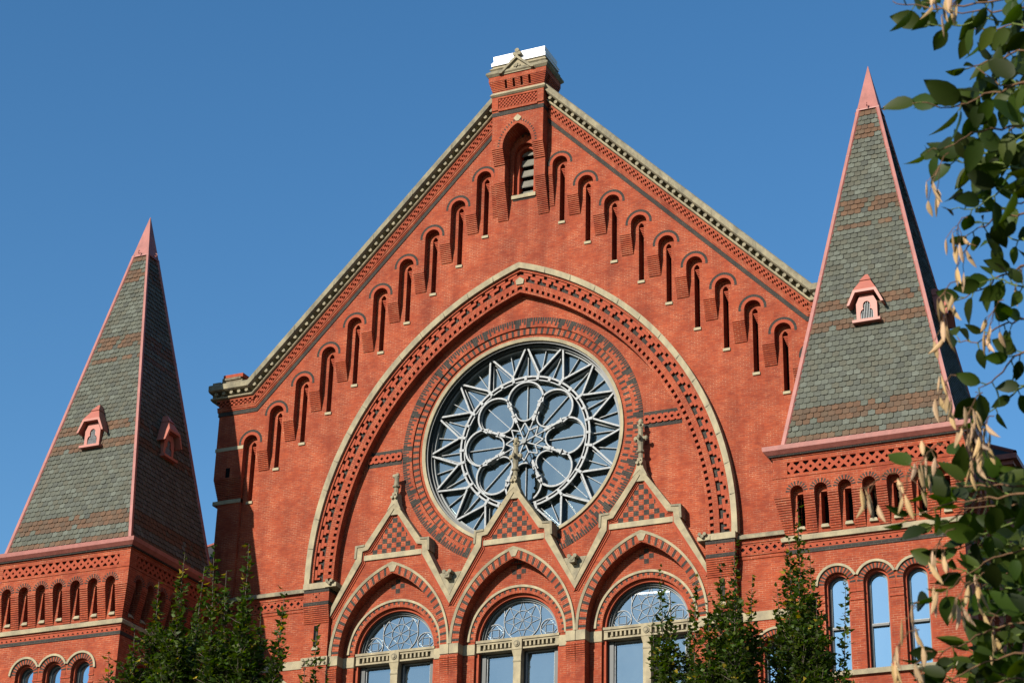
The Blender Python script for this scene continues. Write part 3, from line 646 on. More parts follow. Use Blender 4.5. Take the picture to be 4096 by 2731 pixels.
# recessed arch inside each portal
mb = MB(); YR = 0.62
opn = parc(0, 1.62, -7.4, 16)
mb.plate([(-2.3, -7.45)]+[(-1.62, -7.45)]+opn[::-1]+[(1.62, -7.45), (2.3, -7.45), (2.3, -5.5), (0, -4.3), (-2.3, -5.5)], [], YR, 1.0, RED, '')
for sd in (-1, 1): mb.box(min(sd*1.62, sd*2.3), max(sd*1.62, sd*2.3), YR, 1.1, G, -7.45, RED, 'bt')
mb.ring(0, -7.4, 1.60, 1.80, YR-0.02, 0.8, RED, 20)
for sd in (-1, 1):
    for i in range(13): t = 0.03+i/13; mb.ring(0, -7.4, 1.70, 1.798, YR-0.024, YR, BLK, 1, t, t+0.03, sides=(sd,), inner=False, outer=False)
mb.ring(0, -7.4, 1.80, 1.885, YR-0.07, YR+0.02, STO, 24)
mb.ring(0, -7.4, 1.50, 1.60, 0.74, 1.0, RPL, 20)
for sd in (-1, 1): mb.box(min(sd*1.50, sd*1.60), max(sd*1.50, sd*1.60), 0.74, 1.1, -14, -7.4, RPL, 'b')
for q in ((-0.07, -4.92), (-0.25, -5.1), (0.11, -5.1), (-0.07, -5.28)): mb.box(q[0], q[0]+0.17, YR-0.006, YR, q[1], q[1]+0.17, BLK, 'b')
mb.build('recessed_arch_wall', pg)
mb = MB(); mb.ring(0, -7.4, 1.44, 1.50, 0.86, 1.15, DRK, 20); mb.ring(0, -7.4, 1.39, 1.44, 0.95, 1.15, GRY, 20)
mb.box(-1.58, 1.58, 0.62, 1.05, -7.47, -7.38, STO); mb.box(-1.56, 1.56, 0.66, 1.05, -7.80, -7.74, STO); mb.box(-1.56, 1.56, 0.80, 1.05, -7.74, -7.54, STW); mb.box(-1.56, 1.56, 0.66, 1.05, -7.54, -7.47, STO)  # recess back in darker stone: shade between the dentils put into its colour
for sd in (-1, 1): mb.box(min(sd*1.42, sd*1.56), max(sd*1.42, sd*1.56), 0.67, 0.8, -7.74, -7.54, STO)
for i in range(-8, 9):
    if abs(i) < 1: continue
    x = i*0.158; mb.box(x-0.035, x+0.035, 0.67, 0.80, -7.70, -7.54, STO)
mb.box(-0.19, 0.19, 0.60, 1.0, -7.82, -7.45, STO); mb.ycyl(0, -7.62, 0.115, 0.57, 0.6, STW, 14); mb.ycyl(0, -7.62, 0.06, 0.54, 0.58, STO, 10)
mb.box(-0.14, 0.14, 0.66, 1.05, -14, -7.82, STO); mb.frus((-0.14, 0.14, 0.66, 0.8), (-0.19, 0.19, 0.61, 0.8), -8.06, -7.83, STO); mb.box(-0.155, 0.155, 0.645, 0.7, -8.25, -8.2, STW)
for sd in (-1, 1):
    a, b = (1.30, 1.50) if sd > 0 else (-1.50, -1.30); mb.box(a, b, 0.92, 1.15, -14, -7.8, DRK)
    mb.box(min(sd*0.14, sd*0.2), max(sd*0.14, sd*0.2), 0.95, 1.12, -14, -7.8, DRK)
    for xx in (0.215, 1.275): mb.box(sd*xx-0.016, sd*xx+0.016, 0.98, 1.05, -14, -7.86, TRC)
    mb.box(min(sd*0.2, sd*1.3), max(sd*0.2, sd*1.3), 0.98, 1.05, -7.87, -7.84, GRY)
win = mb.build('portal_window', hall, (0, 0, UP))
mb = MB(); mb.plate([(-1.5, -14), (1.5, -14)]+parc(0, 1.45, -7.4, 16), [], 1.06, 1.07, GLW, ''); mb.build('glass', win)
mb = MB(); ya, yb = 1.02, 1.045
def arcb(cx, cz, r, w_, a0=0, a1=2*pi, n=32): mb.circ(cx, cz, r-w_/2, r+w_/2, ya, yb, TRC, n, a0, a1)
arcb(0, -6.66, 0.70, 0.022); arcb(0, -6.66, 0.35, 0.013)
star = [(0.69*sin(radians(i*45)), -6.66+0.69*cos(radians(i*45))) for i in range(8)]; sin_ = [(0.35*sin(radians(i*45+22.5)), -6.66+0.35*cos(radians(i*45+22.5))) for i in range(8)]
for i in range(8): mb.bar(star[i], sin_[i], 0.011, ya+0.005, yb, TRC); mb.bar(star[(i+1) % 8], sin_[i], 0.011, ya+0.006, yb, TRC); mb.bar((0, -6.66), sin_[i], 0.011, ya+0.007, yb, TRC)
for sd in (-1, 1):
    arcb(sd*1.03, -7.05, 0.335, 0.022, n=24)
    S = [(sd*1.03+0.32*sin(pi/2*i), -7.05+0.32*cos(pi/2*i)) for i in range(4)]; Q = [(sd*1.03+0.2*sin(pi/2*i+pi/4), -7.05+0.2*cos(pi/2*i+pi/4)) for i in range(4)]
    for i in range(4): mb.bar(S[i], S[(i+1) % 4], 0.011, ya+0.003, yb, TRC); mb.bar(Q[i], Q[(i+1) % 4], 0.011, ya+0.004, yb, TRC)
    mb.circ(sd*1.62, -6.45, 0.93, 0.955, ya+0.002, yb, TRC, 12, radians(-92 if sd > 0 else 92-38), radians(-92+38 if sd > 0 else 92))
mb.build('tracery', win)
for X in (-4.78, 4.78):
    c = dup(pg, (X, 0, UP)); dup(win, (X, 0, UP))
    if X < 0:
        for ch in list(c.children):
            if ch.name.startswith('finial'): bpy.data.objects.remove(ch)
        finial(0, False, True).build('broken_finial', c)
# spouts in the valleys and at the buttress caps
mb = MB()
mb.box(-0.1, 0.1, -0.25, 0.5, -0.2, 0.02, STW); mb.plate([(-0.42, 0.06), (0.42, 0.06), (0.0, -0.75)], [], 0.02, 0.4, STW); mb.box(-0.42, 0.42, 0.1, 0.5, -0.1, 0.1, STO)
for cx_, cz_ in ((-0.11, 0.03), (0.11, 0.03), (0, -0.06)): mb.ycyl(cx_, cz_, 0.07, -0.27, 0.2, STW, 12)
g0 = mb.build('stone_spout', hall, (-2.39, 0.0, UP-5.02))
dup(g0, (2.39, 0.0, UP-5.02))
mb = MB()
for cx_, cz_ in ((-0.09, 0.05), (0.09, 0.05), (0, -0.03)): mb.ycyl(cx_, cz_, 0.06, -0.30, 0.4, STW, 12)
mb.box(-0.2, 0.25, -0.2, 0.5, -0.15, 0.0, STO)
g1 = mb.build('stone_spout', hall, (-7.12, 0.0, UP-4.86)); dup(g1, (7.12, 0.0, UP-4.86))
# --- buttresses
def buttress(sd):
    mb = MB(); x0, x1 = 7.18, 8.22
    def bx(a, b, y0, y1, z0, z1, m, skip='b'):
        A, B = (a, b) if sd > 0 else (-b, -a); mb.box(A, B, y0, y1, z0, z1, m, skip)
    A, B = (x0-0.02, x1+0.03) if sd > 0 else (-x1-0.03, -x0+0.02)
    mb.box(A, B, -0.17, 0.5, -5.02, -4.8, STO); mb.frus((A, B, -0.17, 0.5), (A+0.03, B-0.03, -0.02, 0.5), -4.8, -4.74, STO)
    bx(x0, x1, -0.13, 0.5, -5.15, -5.021, BLK); bx(x0, x1, -0.12, 0.5, -5.5, -5.151, RED); bx(x0, x1, -0.13, 0.5, -5.63, -5.501, BLK)
    c_ = (x0+x1)/2*sd
    for dx, dz, r in ((0, 0, 0.055), (-0.13, 0.12, 0.03), (0.13, 0.12, 0.03), (-0.13, -0.12, 0.03), (0.13, -0.12, 0.03)):
        mb.plate([(c_+dx, -5.32+dz-r), (c_+dx+r, -5.32+dz), (c_+dx, -5.32+dz+r), (c_+dx-r, -5.32+dz)], [], -0.123, -0.12, VOI)
    A, B = (x0, x1) if sd > 0 else (-x1, -x0); corbel(mb, A, B, -5.64, -6.28, -0.12, 0.02, 9, back=0.5)
    bx(x0+0.02, x1-0.02, 0.03, 0.5, G, -6.28, RED)
    mb.box(c_-0.09, c_+0.09, 0.02, 0.1, -7.15, -6.35, VOI, 'b'); mb.box(c_, c_+0.09, 0.016, 0.1, -7.1, -6.6, BLK, 'b'); mb.frus((c_-0.13, c_+0.13, -0.03, 0.1), (c_-0.1, c_+0.1, 0.02, 0.1), -7.26, -7.12, STO)
    bx(x0-0.02, x1+0.02, 0.0, 0.5, -7.84, -7.52, STO)
    for i in range(3):
        cc = c_+(i-1)*0.34
        for a in range(4):
            q = pi/4+a*pi/2; mb.plate([(cc+0.03*cos(q), -7.68+0.03*sin(q)), (cc+0.15*cos(q)-0.05*sin(q), -7.68+0.12*sin(q)+0.05*cos(q)), (cc+0.19*cos(q), -7.68+0.17*sin(q)), (cc+0.15*cos(q)+0.05*sin(q), -7.68+0.12*sin(q)-0.05*cos(q))], [], -0.06, 0.0, STW)
        mb.ycyl(cc, -7.68, 0.035, -0.005, 0.0, VOI, 8)
    return mb
for sd in (-1, 1): part(buttress(sd), 'buttress')
# --- side bays
def bay(sd):
    mb = MB()
    def bx(a, b, y0, y1, z0, z1, m, skip='b'):
        A, B = (a, b) if sd > 0 else (-b, -a); mb.box(A, B, y0, y1, z0, z1, m, skip)
    A, B = (8.23, 12.4) if sd > 0 else (-12.4, -8.23)
    mb.box(A, B, 0.06, 0.35, -5.03, -4.92, STW); mb.frus((A, B, 0.06, 0.35), (A, B, 0.2, 0.35), -4.92, -4.83, STW)
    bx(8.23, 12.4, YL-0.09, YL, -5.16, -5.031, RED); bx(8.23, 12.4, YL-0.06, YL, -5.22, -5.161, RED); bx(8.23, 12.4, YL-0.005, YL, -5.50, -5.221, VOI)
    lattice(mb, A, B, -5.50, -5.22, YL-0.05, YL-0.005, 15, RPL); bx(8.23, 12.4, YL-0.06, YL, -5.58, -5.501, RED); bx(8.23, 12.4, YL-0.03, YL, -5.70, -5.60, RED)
    bx(8.23, 12.4, YL-0.03, YL, -7.83, -7.52, STO)
    x = sd*9.45; mb.ring(0, -8.95, 0.6, 0.78, YL-0.015, 0.5, RED, 14, x=x)
    for s2 in (-1, 1):
        for i in range(10): t = 0.03+i/10; mb.ring(0, -8.95, 0.6, 0.779, YL-0.019, YL, BLK, 1, t, t+0.045, sides=(s2,), x=x, inner=False, outer=False)
    mb.ring(0, -8.95, 0.78, 0.86, YL-0.07, YL+0.02, STO, 16, x=x); mb.ring(0, -8.95, 0.5, 0.6, 0.45, 0.8, RPL, 12, x=x); mb.ring(0, -8.95, 0.44, 0.5, 0.6, 0.8, DRK, 12, x=x)
    for s2 in (-1, 1):
        for a, b, y, m in ((0.5, 0.6, 0.45, RPL), (0.44, 0.5, 0.6, DRK)): mb.box(min(x+s2*a, x+s2*b), max(x+s2*a, x+s2*b), y, 0.8, -14, -8.95, m, 'b')
    o = part(mb, 'side_bay')
    m2 = MB(); m2.plate([(x-0.5, -14), (x+0.5, -14)]+parc(0, 0.5, -8.95, 12, x), [], 0.74, 0.75, GLT, ''); m2.build('glass', o)
    m3 = MB(); m3.box(x-0.6, x+0.6, 0.77, 0.8, -14, -8.2, INT); m3.build('dark_backing', o)
for sd in (-1, 1): bay(sd)
# --- nave body and roof behind the gable, interior walls
mb = MB(); 
mb.box(-12.4, 12.4, 0.73, 45, G, 2.0, RED, 'ft'); 
for sd in (-1, 1):
    mb.face([(sd*13.0, 0.5, 1.6), (sd*13.0, 45, 1.6), (0, 45, 14.4), (0, 0.5, 14.4)], ASP)
mb.face([(-12.4, 45, 2), (12.4, 45, 2), (0, 45, 14.3)], RED)
part(mb, 'nave_body')
mb = MB(); mb.box(-8, 8, 0.98, 10, -26, 6, INT, 'f'); part(mb, 'interior_wall')
# --- wings behind the towers
for sd in (-1, 1):
    mb = MB()
    def bx(a, b, y0, y1, z0, z1, m, skip=''):
        A, B = (a, b) if sd > 0 else (-b, -a); mb.box(A, B, y0, y1, z0, z1, m, skip)
    bx(12.42, 16.6, 3.4, 30, G, -3.0, RED)
    for j in range(6): bx(12.42, 16.6+0.06*j, 3.4-0.06*j, 30, -3.0+j*0.1, -3.0+j*0.1+0.075, RED)
    bx(12.42, 17.0, 3.0, 30, -2.45, -2.3, PNK); bx(12.42, 17.15, 2.85, 30, -2.299, -2.12, PNK)
    e = 17.1; A = [(sd*e, 2.9, -2.1), (sd*12.4, 2.9, -2.1), (sd*12.4, 7.6, 1.4), (sd*e, 30, -2.1), (sd*12.4, 30, 1.4)]
    mb.face([A[0], A[1], A[2]], ASP); mb.face([A[0], A[3], A[4], A[2]], ASP)
    mb.tube([A[0], A[2]], 0.09, PNK, 5)
    part(mb, 'side_wing')
# ------------------------------------------------------------------ TOWERS
TX, TY = 14.42, -3.47
HU, HL = 2.9, 2.63
mb = MB()
ROT = [Matrix.Rotation(i*pi/2, 4, 'Z') for i in range(4)]
for T in ROT:
    mb.T = T
    # upper storey: frieze + arcade of seven small openings
    ops = []; top = [(-HU, -5.05)]
    P = [(-HU, -5.68), (-HU, -6.25)]
    P.append((-2.39, -6.25))
    for i in range(-3, 4):
        x = i*0.73; P.append((x-0.2, -6.25)) if i > -3 else None
        P += [(x-0.2*cos(pi*k/10), -6.15+0.2*sin(pi*k/10)) for k in range(11)]; P.append((x+0.2, -6.25))
    P += [(HU, -6.25), (HU, -5.68)]
    mb.plate(P, [], -HU, -HL, RED, ''); 
    for i in range(-3, 4):                                # pocket reveals
        x = i*0.73; Q = [(x-0.2, -6.25)]+[(x-0.2*cos(pi*k/10), -6.15+0.2*sin(pi*k/10)) for k in range(11)]+[(x+0.2, -6.25)]
        for a, b in zip(Q[:-1], Q[1:]): mb.face([(a[0], -HU, a[1]), (b[0], -HU, b[1]), (b[0], -HL, b[1]), (a[0], -HL, a[1])], RED)
        for s_ in (-1, 1):
            for k in range(5): t = 0.03+k/5; mb.ring(0, -6.15, 0.205, 0.34, -HU-0.006, -HU, BLK, 1, t, t+0.10, sides=(s_,), x=x, inner=False, outer=False)
    nC = 16; hC = (7.42-6.25)/nC
    for j in range(nC):
        f = j/nC; y = -HU+(HU-HL-0.015)*f; z1 = -6.25-j*hC
        for i in range(-3, 3):
            a, b = i*0.73+0.2, (i+1)*0.73-0.2
            mb.box(a, b, y, -HL+0.03, z1-hC*0.74, z1, RED, 'b'); mb.box(a+0.008, b-0.008, y+0.03, -HL+0.03, z1-hC, z1-hC*0.74, RED, 'btd')
    # frieze
    mb.face([(-HU+0.0, -HU, -5.2), (HU, -HU, -5.2), (HU, -HU, -5.05), (-HU, -HU, -5.05)], RED)
    mb.face([(-HU-0.02, -HU-0.02, -5.68), (HU+0.02, -HU-0.02, -5.68), (HU+0.02, -HU-0.02, -5.58), (-HU-0.02, -HU-0.02, -5.58)], RED)
    for a, b in ((-HU, -2.46), (2.46, HU)): mb.face([(a, -HU, -5.58), (b, -HU, -5.58), (b, -HU, -5.2), (a, -HU, -5.2)], RED)
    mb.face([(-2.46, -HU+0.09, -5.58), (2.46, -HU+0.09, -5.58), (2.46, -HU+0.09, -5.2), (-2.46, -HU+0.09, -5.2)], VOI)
    n = 17; w_ = 4.92/n
    lattice(mb, -2.46, 2.46, -5.53, -5.25, -HU+0.01, -HU+0.09, n, RPL, dia=0.2, cut=0.3)
    for i in range(n+1):
        x = -2.46+i*w_; r = 0.055
        for z0, z1 in ((-5.58, -5.53), (-5.25, -5.2)): 
            if i < n: mb.box(x+0.09, x+w_-0.09, -HU+0.008, -HU+0.09, z0, z1, RPL, 'b')
    mb.face([(-2.46, -HU, -5.58), (2.46, -HU, -5.58), (2.46, -HU+0.09, -5.58), (-2.46, -HU+0.09, -5.58)], RPL); mb.face([(-2.46, -HU, -5.2), (2.46, -HU, -5.2), (2.46, -HU+0.09, -5.2), (-2.46, -HU+0.09, -5.2)], RPL)
    # lower wall with slits and three round-headed windows
    holes = []
    for i in range(-3, 4): x = i*0.73; holes.append([(x-0.07, -7.18), (x+0.16, -7.18), (x+0.16, -6.15), (x-0.07, -6.15)])
    for i in (-1, 0, 1): x = i*1.165; holes.append([(x-0.38, -11.65), (x+0.38, -11.65)]+parc(0, 0.38, -9.08, 12, x))
    mb.plate([(-HL, -14.5), (HL, -14.5), (HL, -5.9), (-HL, -5.9)], holes, -HL, -HL+0.42, RED, 'h')
    mb.face([(-HL, -HL, G), (HL, -HL, G), (HL, -HL, -14.5), (-HL, -HL, -14.5)], RED)
    mb.face([(-2.5, -HL+0.4, -7.2), (2.5, -HL+0.4, -7.2), (2.5, -HL+0.4, -6.2), (-2.5, -HL+0.4, -6.2)], VOI)
    for i in range(-3, 4): x = i*0.73+0.015; mb.frus((x-0.10, x+0.16, -HL-0.09, -HL+0.05), (x-0.1, x+0.1, -HL-0.0, -HL+0.05), -7.29, -7.16, STO)
    # small fret and black band under the sill
    for i in range(26):
        x = -2.5+i*0.2; mb.plate([(x-0.045, -7.83), (x+0.045, -7.83), (x, -7.77)], [], -HL-0.032, -HL-0.02, VOI, '')
    # window heads
    for i in (-1, 0, 1):
        x = i*1.165
        mb.ring(0, -9.08, 0.38, 0.56, -HL-0.01, -HL, RED, 14, x=x, outer=False)
        for s_ in (-1, 1):
            for k in range(7): t = 0.03+k/7; mb.ring(0, -9.08, 0.385, 0.556, -HL-0.016, -HL, BLK, 1, t, t+0.072, sides=(s_,), x=x, inner=False, outer=False)
        tt = 1-acos(0.5825/0.64)/(pi/2) 
        for s_ in (-1, 1):
            t_lo = (acos(0.5825/0.63)/(pi/2)) if (i != s_) else 0.0
            mb.ring(0, -9.08, 0.56, 0.635, -HL-0.07, -HL, STO, 12, t_lo, 1.0, sides=(s_,), x=x)
            mb.box(min(x+s_*0.38, x+s_*0.56), max(x+s_*0.38, x+s_*0.56), -HL-0.012, -HL, -9.32, -9.08, RED, 'b')
            for zz in (-9.30, -9.55): mb.box(min(x+s_*0.375, x+s_*0.58), max(x+s_*0.375, x+s_*0.58), -HL-0.03, -HL, zz-0.05, zz, RPL, 'b')
        mb.ring(0, -9.08, 0.31, 0.38, -HL+0.13, -HL+0.42, RPL, 12, x=x)
        for s_ in (-1, 1): mb.box(min(x+s_*0.31, x+s_*0.385), max(x+s_*0.31, x+s_*0.385), -HL+0.13, -HL+0.42, -11.65, -9.08, RPL, 'b')
    for z in (-12.25, -12.35, -12.45, -12.55):
        for q in range(24): x = -2.4+q*0.2+(0.1 if int(z*100) % 20 else 0); mb.box(x, x+0.1, -HL-0.03, -HL, z, z+0.07, RPL, 'b')
mb.T = None
for sx in (-1, 1):                                        # corner posts of the corbelled storey
    for sy in (-1, 1):
        for j in range(nC):
            f = j/nC; hh = HU-(HU-HL-0.015)*f; z1 = -6.25-j*hC
            a, b = (2.39, hh) if sx > 0 else (-hh, -2.39); c_, d = (2.39, hh) if sy > 0 else (-hh, -2.39)
            mb.box(a, b, c_, d, z1-hC*0.74, z1, RED); a, b = (2.4, hh-0.03) if sx > 0 else (-hh+0.03, -2.4); c_, d = (2.4, hh-0.03) if sy > 0 else (-hh+0.03, -2.4)
            mb.box(a, b, c_, d, z1-hC, z1-hC*0.74, RED, 'td')
def sq(h): return (-h, h, -h, h)
mb.frus(sq(HL+0.13), sq(HL+0.15), -7.63, -7.52, STO); mb.frus(sq(HL+0.15), sq(HL+0.02), -7.519, -7.43, STO)
mb.frus(sq(HL+0.05), sq(HL+0.05), -7.70, -7.631, RED); mb.frus(sq(HL+0.02), sq(HL+0.02), -7.87, -7.701, RPL); mb.frus(sq(HL+0.025), sq(HL+0.025), -8.0, -7.871, BLK)
mb.frus(sq(HL+0.11), sq(HL+0.13), -11.83, -11.72, STO); mb.frus(sq(HL+0.13), sq(HL-0.02), -11.719, -11.64, STO)
mb.frus(sq(HU+0.03), sq(HU+0.03), -5.05, -5.0, RED); mb.frus(sq(HU+0.10), sq(HU+0.10), -4.999, -4.95, BLK)
tower = mb.build('tower', hall, (-TX, TY, UP))
# windows of the towers
mb = MB()
for T in ROT:
    mb.T = T
    for i in (-1, 0, 1):
        x = i*1.165
        mb.ring(0, -9.08, 0.265, 0.31, -HL+0.26, -HL+0.42, DRK, 12, x=x); mb.ring(0, -9.08, 0.245, 0.265, -HL+0.3, -HL+0.42, GRY, 12, x=x)
        for s_ in (-1, 1): 
            mb.box(min(x+s_*0.265, x+s_*0.31), max(x+s_*0.265, x+s_*0.31), -HL+0.26, -HL+0.42, -11.65, -9.08, DRK); mb.box(min(x+s_*0.245, x+s_*0.265), max(x+s_*0.245, x+s_*0.265), -HL+0.3, -HL+0.42, -11.65, -9.08, GRY)
        mb.box(x-0.25, x+0.25, -HL+0.25, -HL+0.4, -10.36, -10.30, DRK); mb.box(x-0.25, x+0.25, -HL+0.27, -HL+0.4, -10.30, -10.275, TRC); mb.box(x-0.3, x+0.3, -HL+0.2, -HL+0.4, -11.65, -11.6, GRY)
mb.T = None; tw = mb.build('sash_windows', tower)
mb = MB()
for T in ROT:
    mb.T = T
    for i in (-1, 0, 1): x = i*1.165; mb.plate([(x-0.27, -11.64), (x+0.27, -11.64)]+parc(0, 0.27, -9.08, 10, x), [], -HL+0.36, -HL+0.37, GLT, '')
mb.T = None; mb.box(-HL+0.43, HL-0.43, -HL+0.43, HL-0.43, -12.5, -8, INT); mb.build('glass', tower)
# spire
ZA, ZB_, KS = 9.865, -4.66, 2.61/14.215
def sw(z): return KS*(ZA-z)
sl_len = sqrt(1+KS*KS)
mb = MB(); rowh = 0.192
GR = [(0.115, 0.120, 0.088), (0.100, 0.106, 0.080), (0.125, 0.135, 0.105), (0.110, 0.104, 0.072), (0.085, 0.092, 0.076), (0.145, 0.16, 0.13)]
BR = [(0.150, 0.080, 0.042), (0.125, 0.074, 0.043), (0.165, 0.086, 0.046), (0.11, 0.075, 0.048), (0.135, 0.092, 0.056)]
bands = [(-4.8, -4.22), (-3.88, -3.42), (-0.66, -0.26), (0.20, 0.60), (3.10, 3.46), (3.82, 4.26), (6.92, 7.38), (7.75, 8.2)]
for ti, T in enumerate(ROT):
    mb.T = T; n = int((8.15-ZB_)/rowh)
    mb.face([(-sw(ZB_), -sw(ZB_), ZB_), (sw(ZB_), -sw(ZB_), ZB_), (0.0, 0.0, ZA)], VOI)
    for r in range(n):
        z = ZB_+r*rowh; hw = sw(z+rowh*0.5)-0.02; tw_ = 0.225; off = (r % 2)*tw_/2
        brown = any(a <= z+rowh*0.4 <= b for a, b in bands)
        i0 = int(-hw/tw_)-2
        for i in range(i0, -i0+2):
            x0 = i*tw_+off; x1 = x0+tw_*(0.955 if random.random() > 0.12 else 0.92)
            if x1 < -hw or x0 > hw: continue
            x0 = max(x0, -hw); x1 = min(x1, hw)
            if x1-x0 < 0.02: continue
            zt = z+rowh*1.12; zb = z+random.uniform(-0.006, 0.006); lift = random.uniform(0.028, 0.042)
            pal = BR if brown else GR
            c = random.choice(pal); mn = [sum(q[t_] for q in pal)/len(pal) for t_ in range(3)]; c = tuple(0.6*c[t_]+0.4*mn[t_] for t_ in range(3)); v = random.uniform(0.50, 0.64)
            if brown and random.random() < 0.12: c = random.choice(GR)
            c = (c[0]*v, c[1]*v, c[2]*v)
            k = min(0.035, (x1-x0)*0.3)
            yb, yt = -sw(zb)-lift, -sw(zt)-0.004
            ym = yb+(yt-yb)*0.16; zm = zb+(zt-zb)*0.16
            mb.face([(x0+k, yb, zb), (x1-k, yb, zb), (x1, ym, zm), (x1, yt, zt), (x0, yt, zt), (x0, ym, zm)], SLT, None, c)
            yi = -sw(zb)+0.0; mb.face([(x0+k, yb, zb), (x0+k, yi, zb), (x1-k, yi, zb), (x1-k, yb, zb)], SLT, None, (c[0]*0.8, c[1]*0.8, c[2]*0.8))
            mb.face([(x1, ym, zm), (x1, yt, zt), (x1, -sw(zm)+0.0, zm)], SLT, None, c)
mb.T = None
spire = mb.build('slate_spire', tower)
mb = MB()
for sx in (-1, 1):
    for sy in (-1, 1):
        def C_(z, o, a, b): h_ = sw(z)+o; return (sx*(h_-a), sy*(h_-b), z)
        z0, z1 = ZB_+0.02, 8.16
        for wd, o in ((0.11, 0.055),):
            A = [C_(z0, o, 0, 0), C_(z0, o, wd, 0), C_(z0, o, 0, wd)]; B = [C_(z1, o, 0, 0), C_(z1, o, min(wd, 0.09), 0), C_(z1, o, 0, min(wd, 0.09))]
            Ai = [C_(z0, -0.0, 0, 0), C_(z0, 0.0, wd, 0), C_(z0, 0.0, 0, wd)]; Bi = [C_(z1, 0, 0, 0), C_(z1, 0, 0.09, 0), C_(z1, 0, 0, 0.09)]
            mb.face([A[0], A[1], B[1], B[0]], PNK); mb.face([A[0], A[2], B[2], B[0]], PNK); mb.face([A[1], Ai[1], Bi[1], B[1]], PNK); mb.face([A[2], Ai[2], Bi[2], B[2]], PNK)
            mb.face([A[0], A[1], Ai[1], Ai[0]], PNK); mb.face([A[0], A[2], Ai[2], Ai[0]], PNK)
        for z in (6.2, 3.9, 1.5, -0.9, -3.2):               # lap joints
            a = sw(z)+0.06; b = sw(z)+0.055-0.115; X0, X1 = sorted((sx*a, sx*b)); Y0, Y1 = sorted((sy*a, sy*b)); mb.box(X0, X1, Y0, Y1, z, z+0.02, PNK)
mb.build('hip_flashing', spire) if False else mb.build('hip_flashing', tower)
mb = MB(); a = sw(8.1)+0.045; mb.frus(sq(a), sq(0.008), 8.08, 9.95, PNK); mb.frus(sq(a+0.02), sq(a+0.02), 8.06, 8.1, PNK)
for T in ROT:
    mb.T = T; pts = [(0, -a-0.02, 8.2), (0, -a-0.10, 8.12), (0, -a-0.15, 8.16), (0, -a-0.14, 8.24), (0, -a-0.08, 8.26)]; mb.tube(pts, 0.017, PNK, 5)
mb.T = None; mb.build('spire_cap', tower)
mb = MB(); mb.frus(sq(3.02), sq(3.14), -4.95, -4.84, PNK); mb.frus(sq(3.14), sq(3.16), -4.839, -4.70, PNK); mb.frus(sq(3.13), sq(2.75), -4.699, -4.63, PNK); mb.build('gutter', tower)
# dormer vents (one per face)
def dormer():
    mb = MB(); z0 = -0.47; yf = -sw(z0)-0.10; yh = yf-0.2
    W = [(-0.33, z0), (0.33, z0), (0.33, 0.12), (0.2, 0.4), (-0.2, 0.4), (-0.33, 0.12)]
    tre = [(q[0]*1.2, q[1]) for q in [(-0.17, z0+0.06), (0.17, z0+0.06), (0.17, z0+0.28), (0.14, z0+0.36), (0.085, z0+0.40), (0.10, z0+0.47), (0.09, z0+0.58), (0.05, z0+0.64), (0, z0+0.66), (-0.05, z0+0.64), (-0.09, z0+0.58), (-0.10, z0+0.47), (-0.085, z0+0.40), (-0.14, z0+0.36), (-0.17, z0+0.28)]]
    mb.plate(W, [tre], yf, yf+0.9, PNL, 'oh')
    mb.face([(-0.2, yf+0.08, z0), (0.2, yf+0.08, z0), (0.2, yf+0.08, z0+0.7), (-0.2, yf+0.08, z0+0.7)], VOI)
    for i in range(8):
        x = -0.182+i*0.052; hz = 0.64 if abs(x) < 0.06 else (0.58 if abs(x) < 0.11 else 0.36); mb.box(x-0.010, x+0.010, yf+0.04, yf+0.055, z0+0.06, z0+hz, TRC)
    mb.box(-0.44, 0.44, yf-0.14, yf+0.5, z0-0.09, z0, PNL)
    O = [(-0.58, 0.02), (-0.36, 0.53), (0.36, 0.53), (0.58, 0.02)]; I = [(-0.50, 0.02), (-0.30, 0.44), (0.30, 0.44), (0.50, 0.02)]
    for i in range(3): mb.plate([O[i], O[i+1], I[i+1], I[i]], [], yh, yh+0.03, PNL)
    for i in range(3): mb.face([(I[i][0], yh, I[i][1]), (I[i+1][0], yh, I[i+1][1]), (I[i+1][0], yf+0.9, I[i+1][1]), (I[i][0], yf+0.9, I[i][1])], PNL)
    for i in (0, 2):
        A, B = O[i], O[i+1]; mb.face([(A[0], yh, A[1]), (B[0], yh, B[1]), (B[0], -sw(B[1])+0.1, B[1]), (A[0], -sw(A[1])+0.1, A[1])], PNL)
    mb.face([(-0.36, yh, 0.53), (0.36, yh, 0.53), (0.15, -sw(0.92)-0.34, 0.92), (-0.15, -sw(0.92)-0.34, 0.92)], PNL)
    mb.frus((-0.18, 0.18, -sw(0.9)-0.38, -sw(0.9)+0.2), (-0.045, 0.045, -sw(1.1)-0.20, -sw(1.1)+0.1), 0.91, 1.20, PNL)
    mb.face([(-0.58, yh, 0.02), (-0.50, yh, 0.02), (-0.5, yf+0.9, 0.02), (-0.58, yf+0.9, 0.02)], PNL); mb.face([(0.58, yh, 0.02), (0.50, yh, 0.02), (0.5, yf+0.9, 0.02), (0.58, yf+0.9, 0.02)], PNL)
    for s_ in (-1, 1): mb.face([(s_*0.36, yh, 0.53), (s_*0.15, -sw(0.92)-0.34, 0.92), (s_*0.15, -sw(0.92)+0.1, 0.92), (s_*0.36, -sw(0.53)+0.1, 0.53)], PNL)
    return mb
d0 = dormer().build('dormer_vent', tower)
for i in (1, 2, 3):
    c = d0.copy(); COL.objects.link(c); c.parent = tower; c.rotation_euler = (0, 0, i*pi/2)
tower2 = tower.copy(); COL.objects.link(tower2); tower2.parent = hall; tower2.location = (TX, TY, UP)
for ch in list(tower.children):
    d = ch.copy(); COL.objects.link(d); d.parent = tower2
tower['label'] = 'left tower with its slate spire'; tower2['label'] = 'right tower with its slate spire'
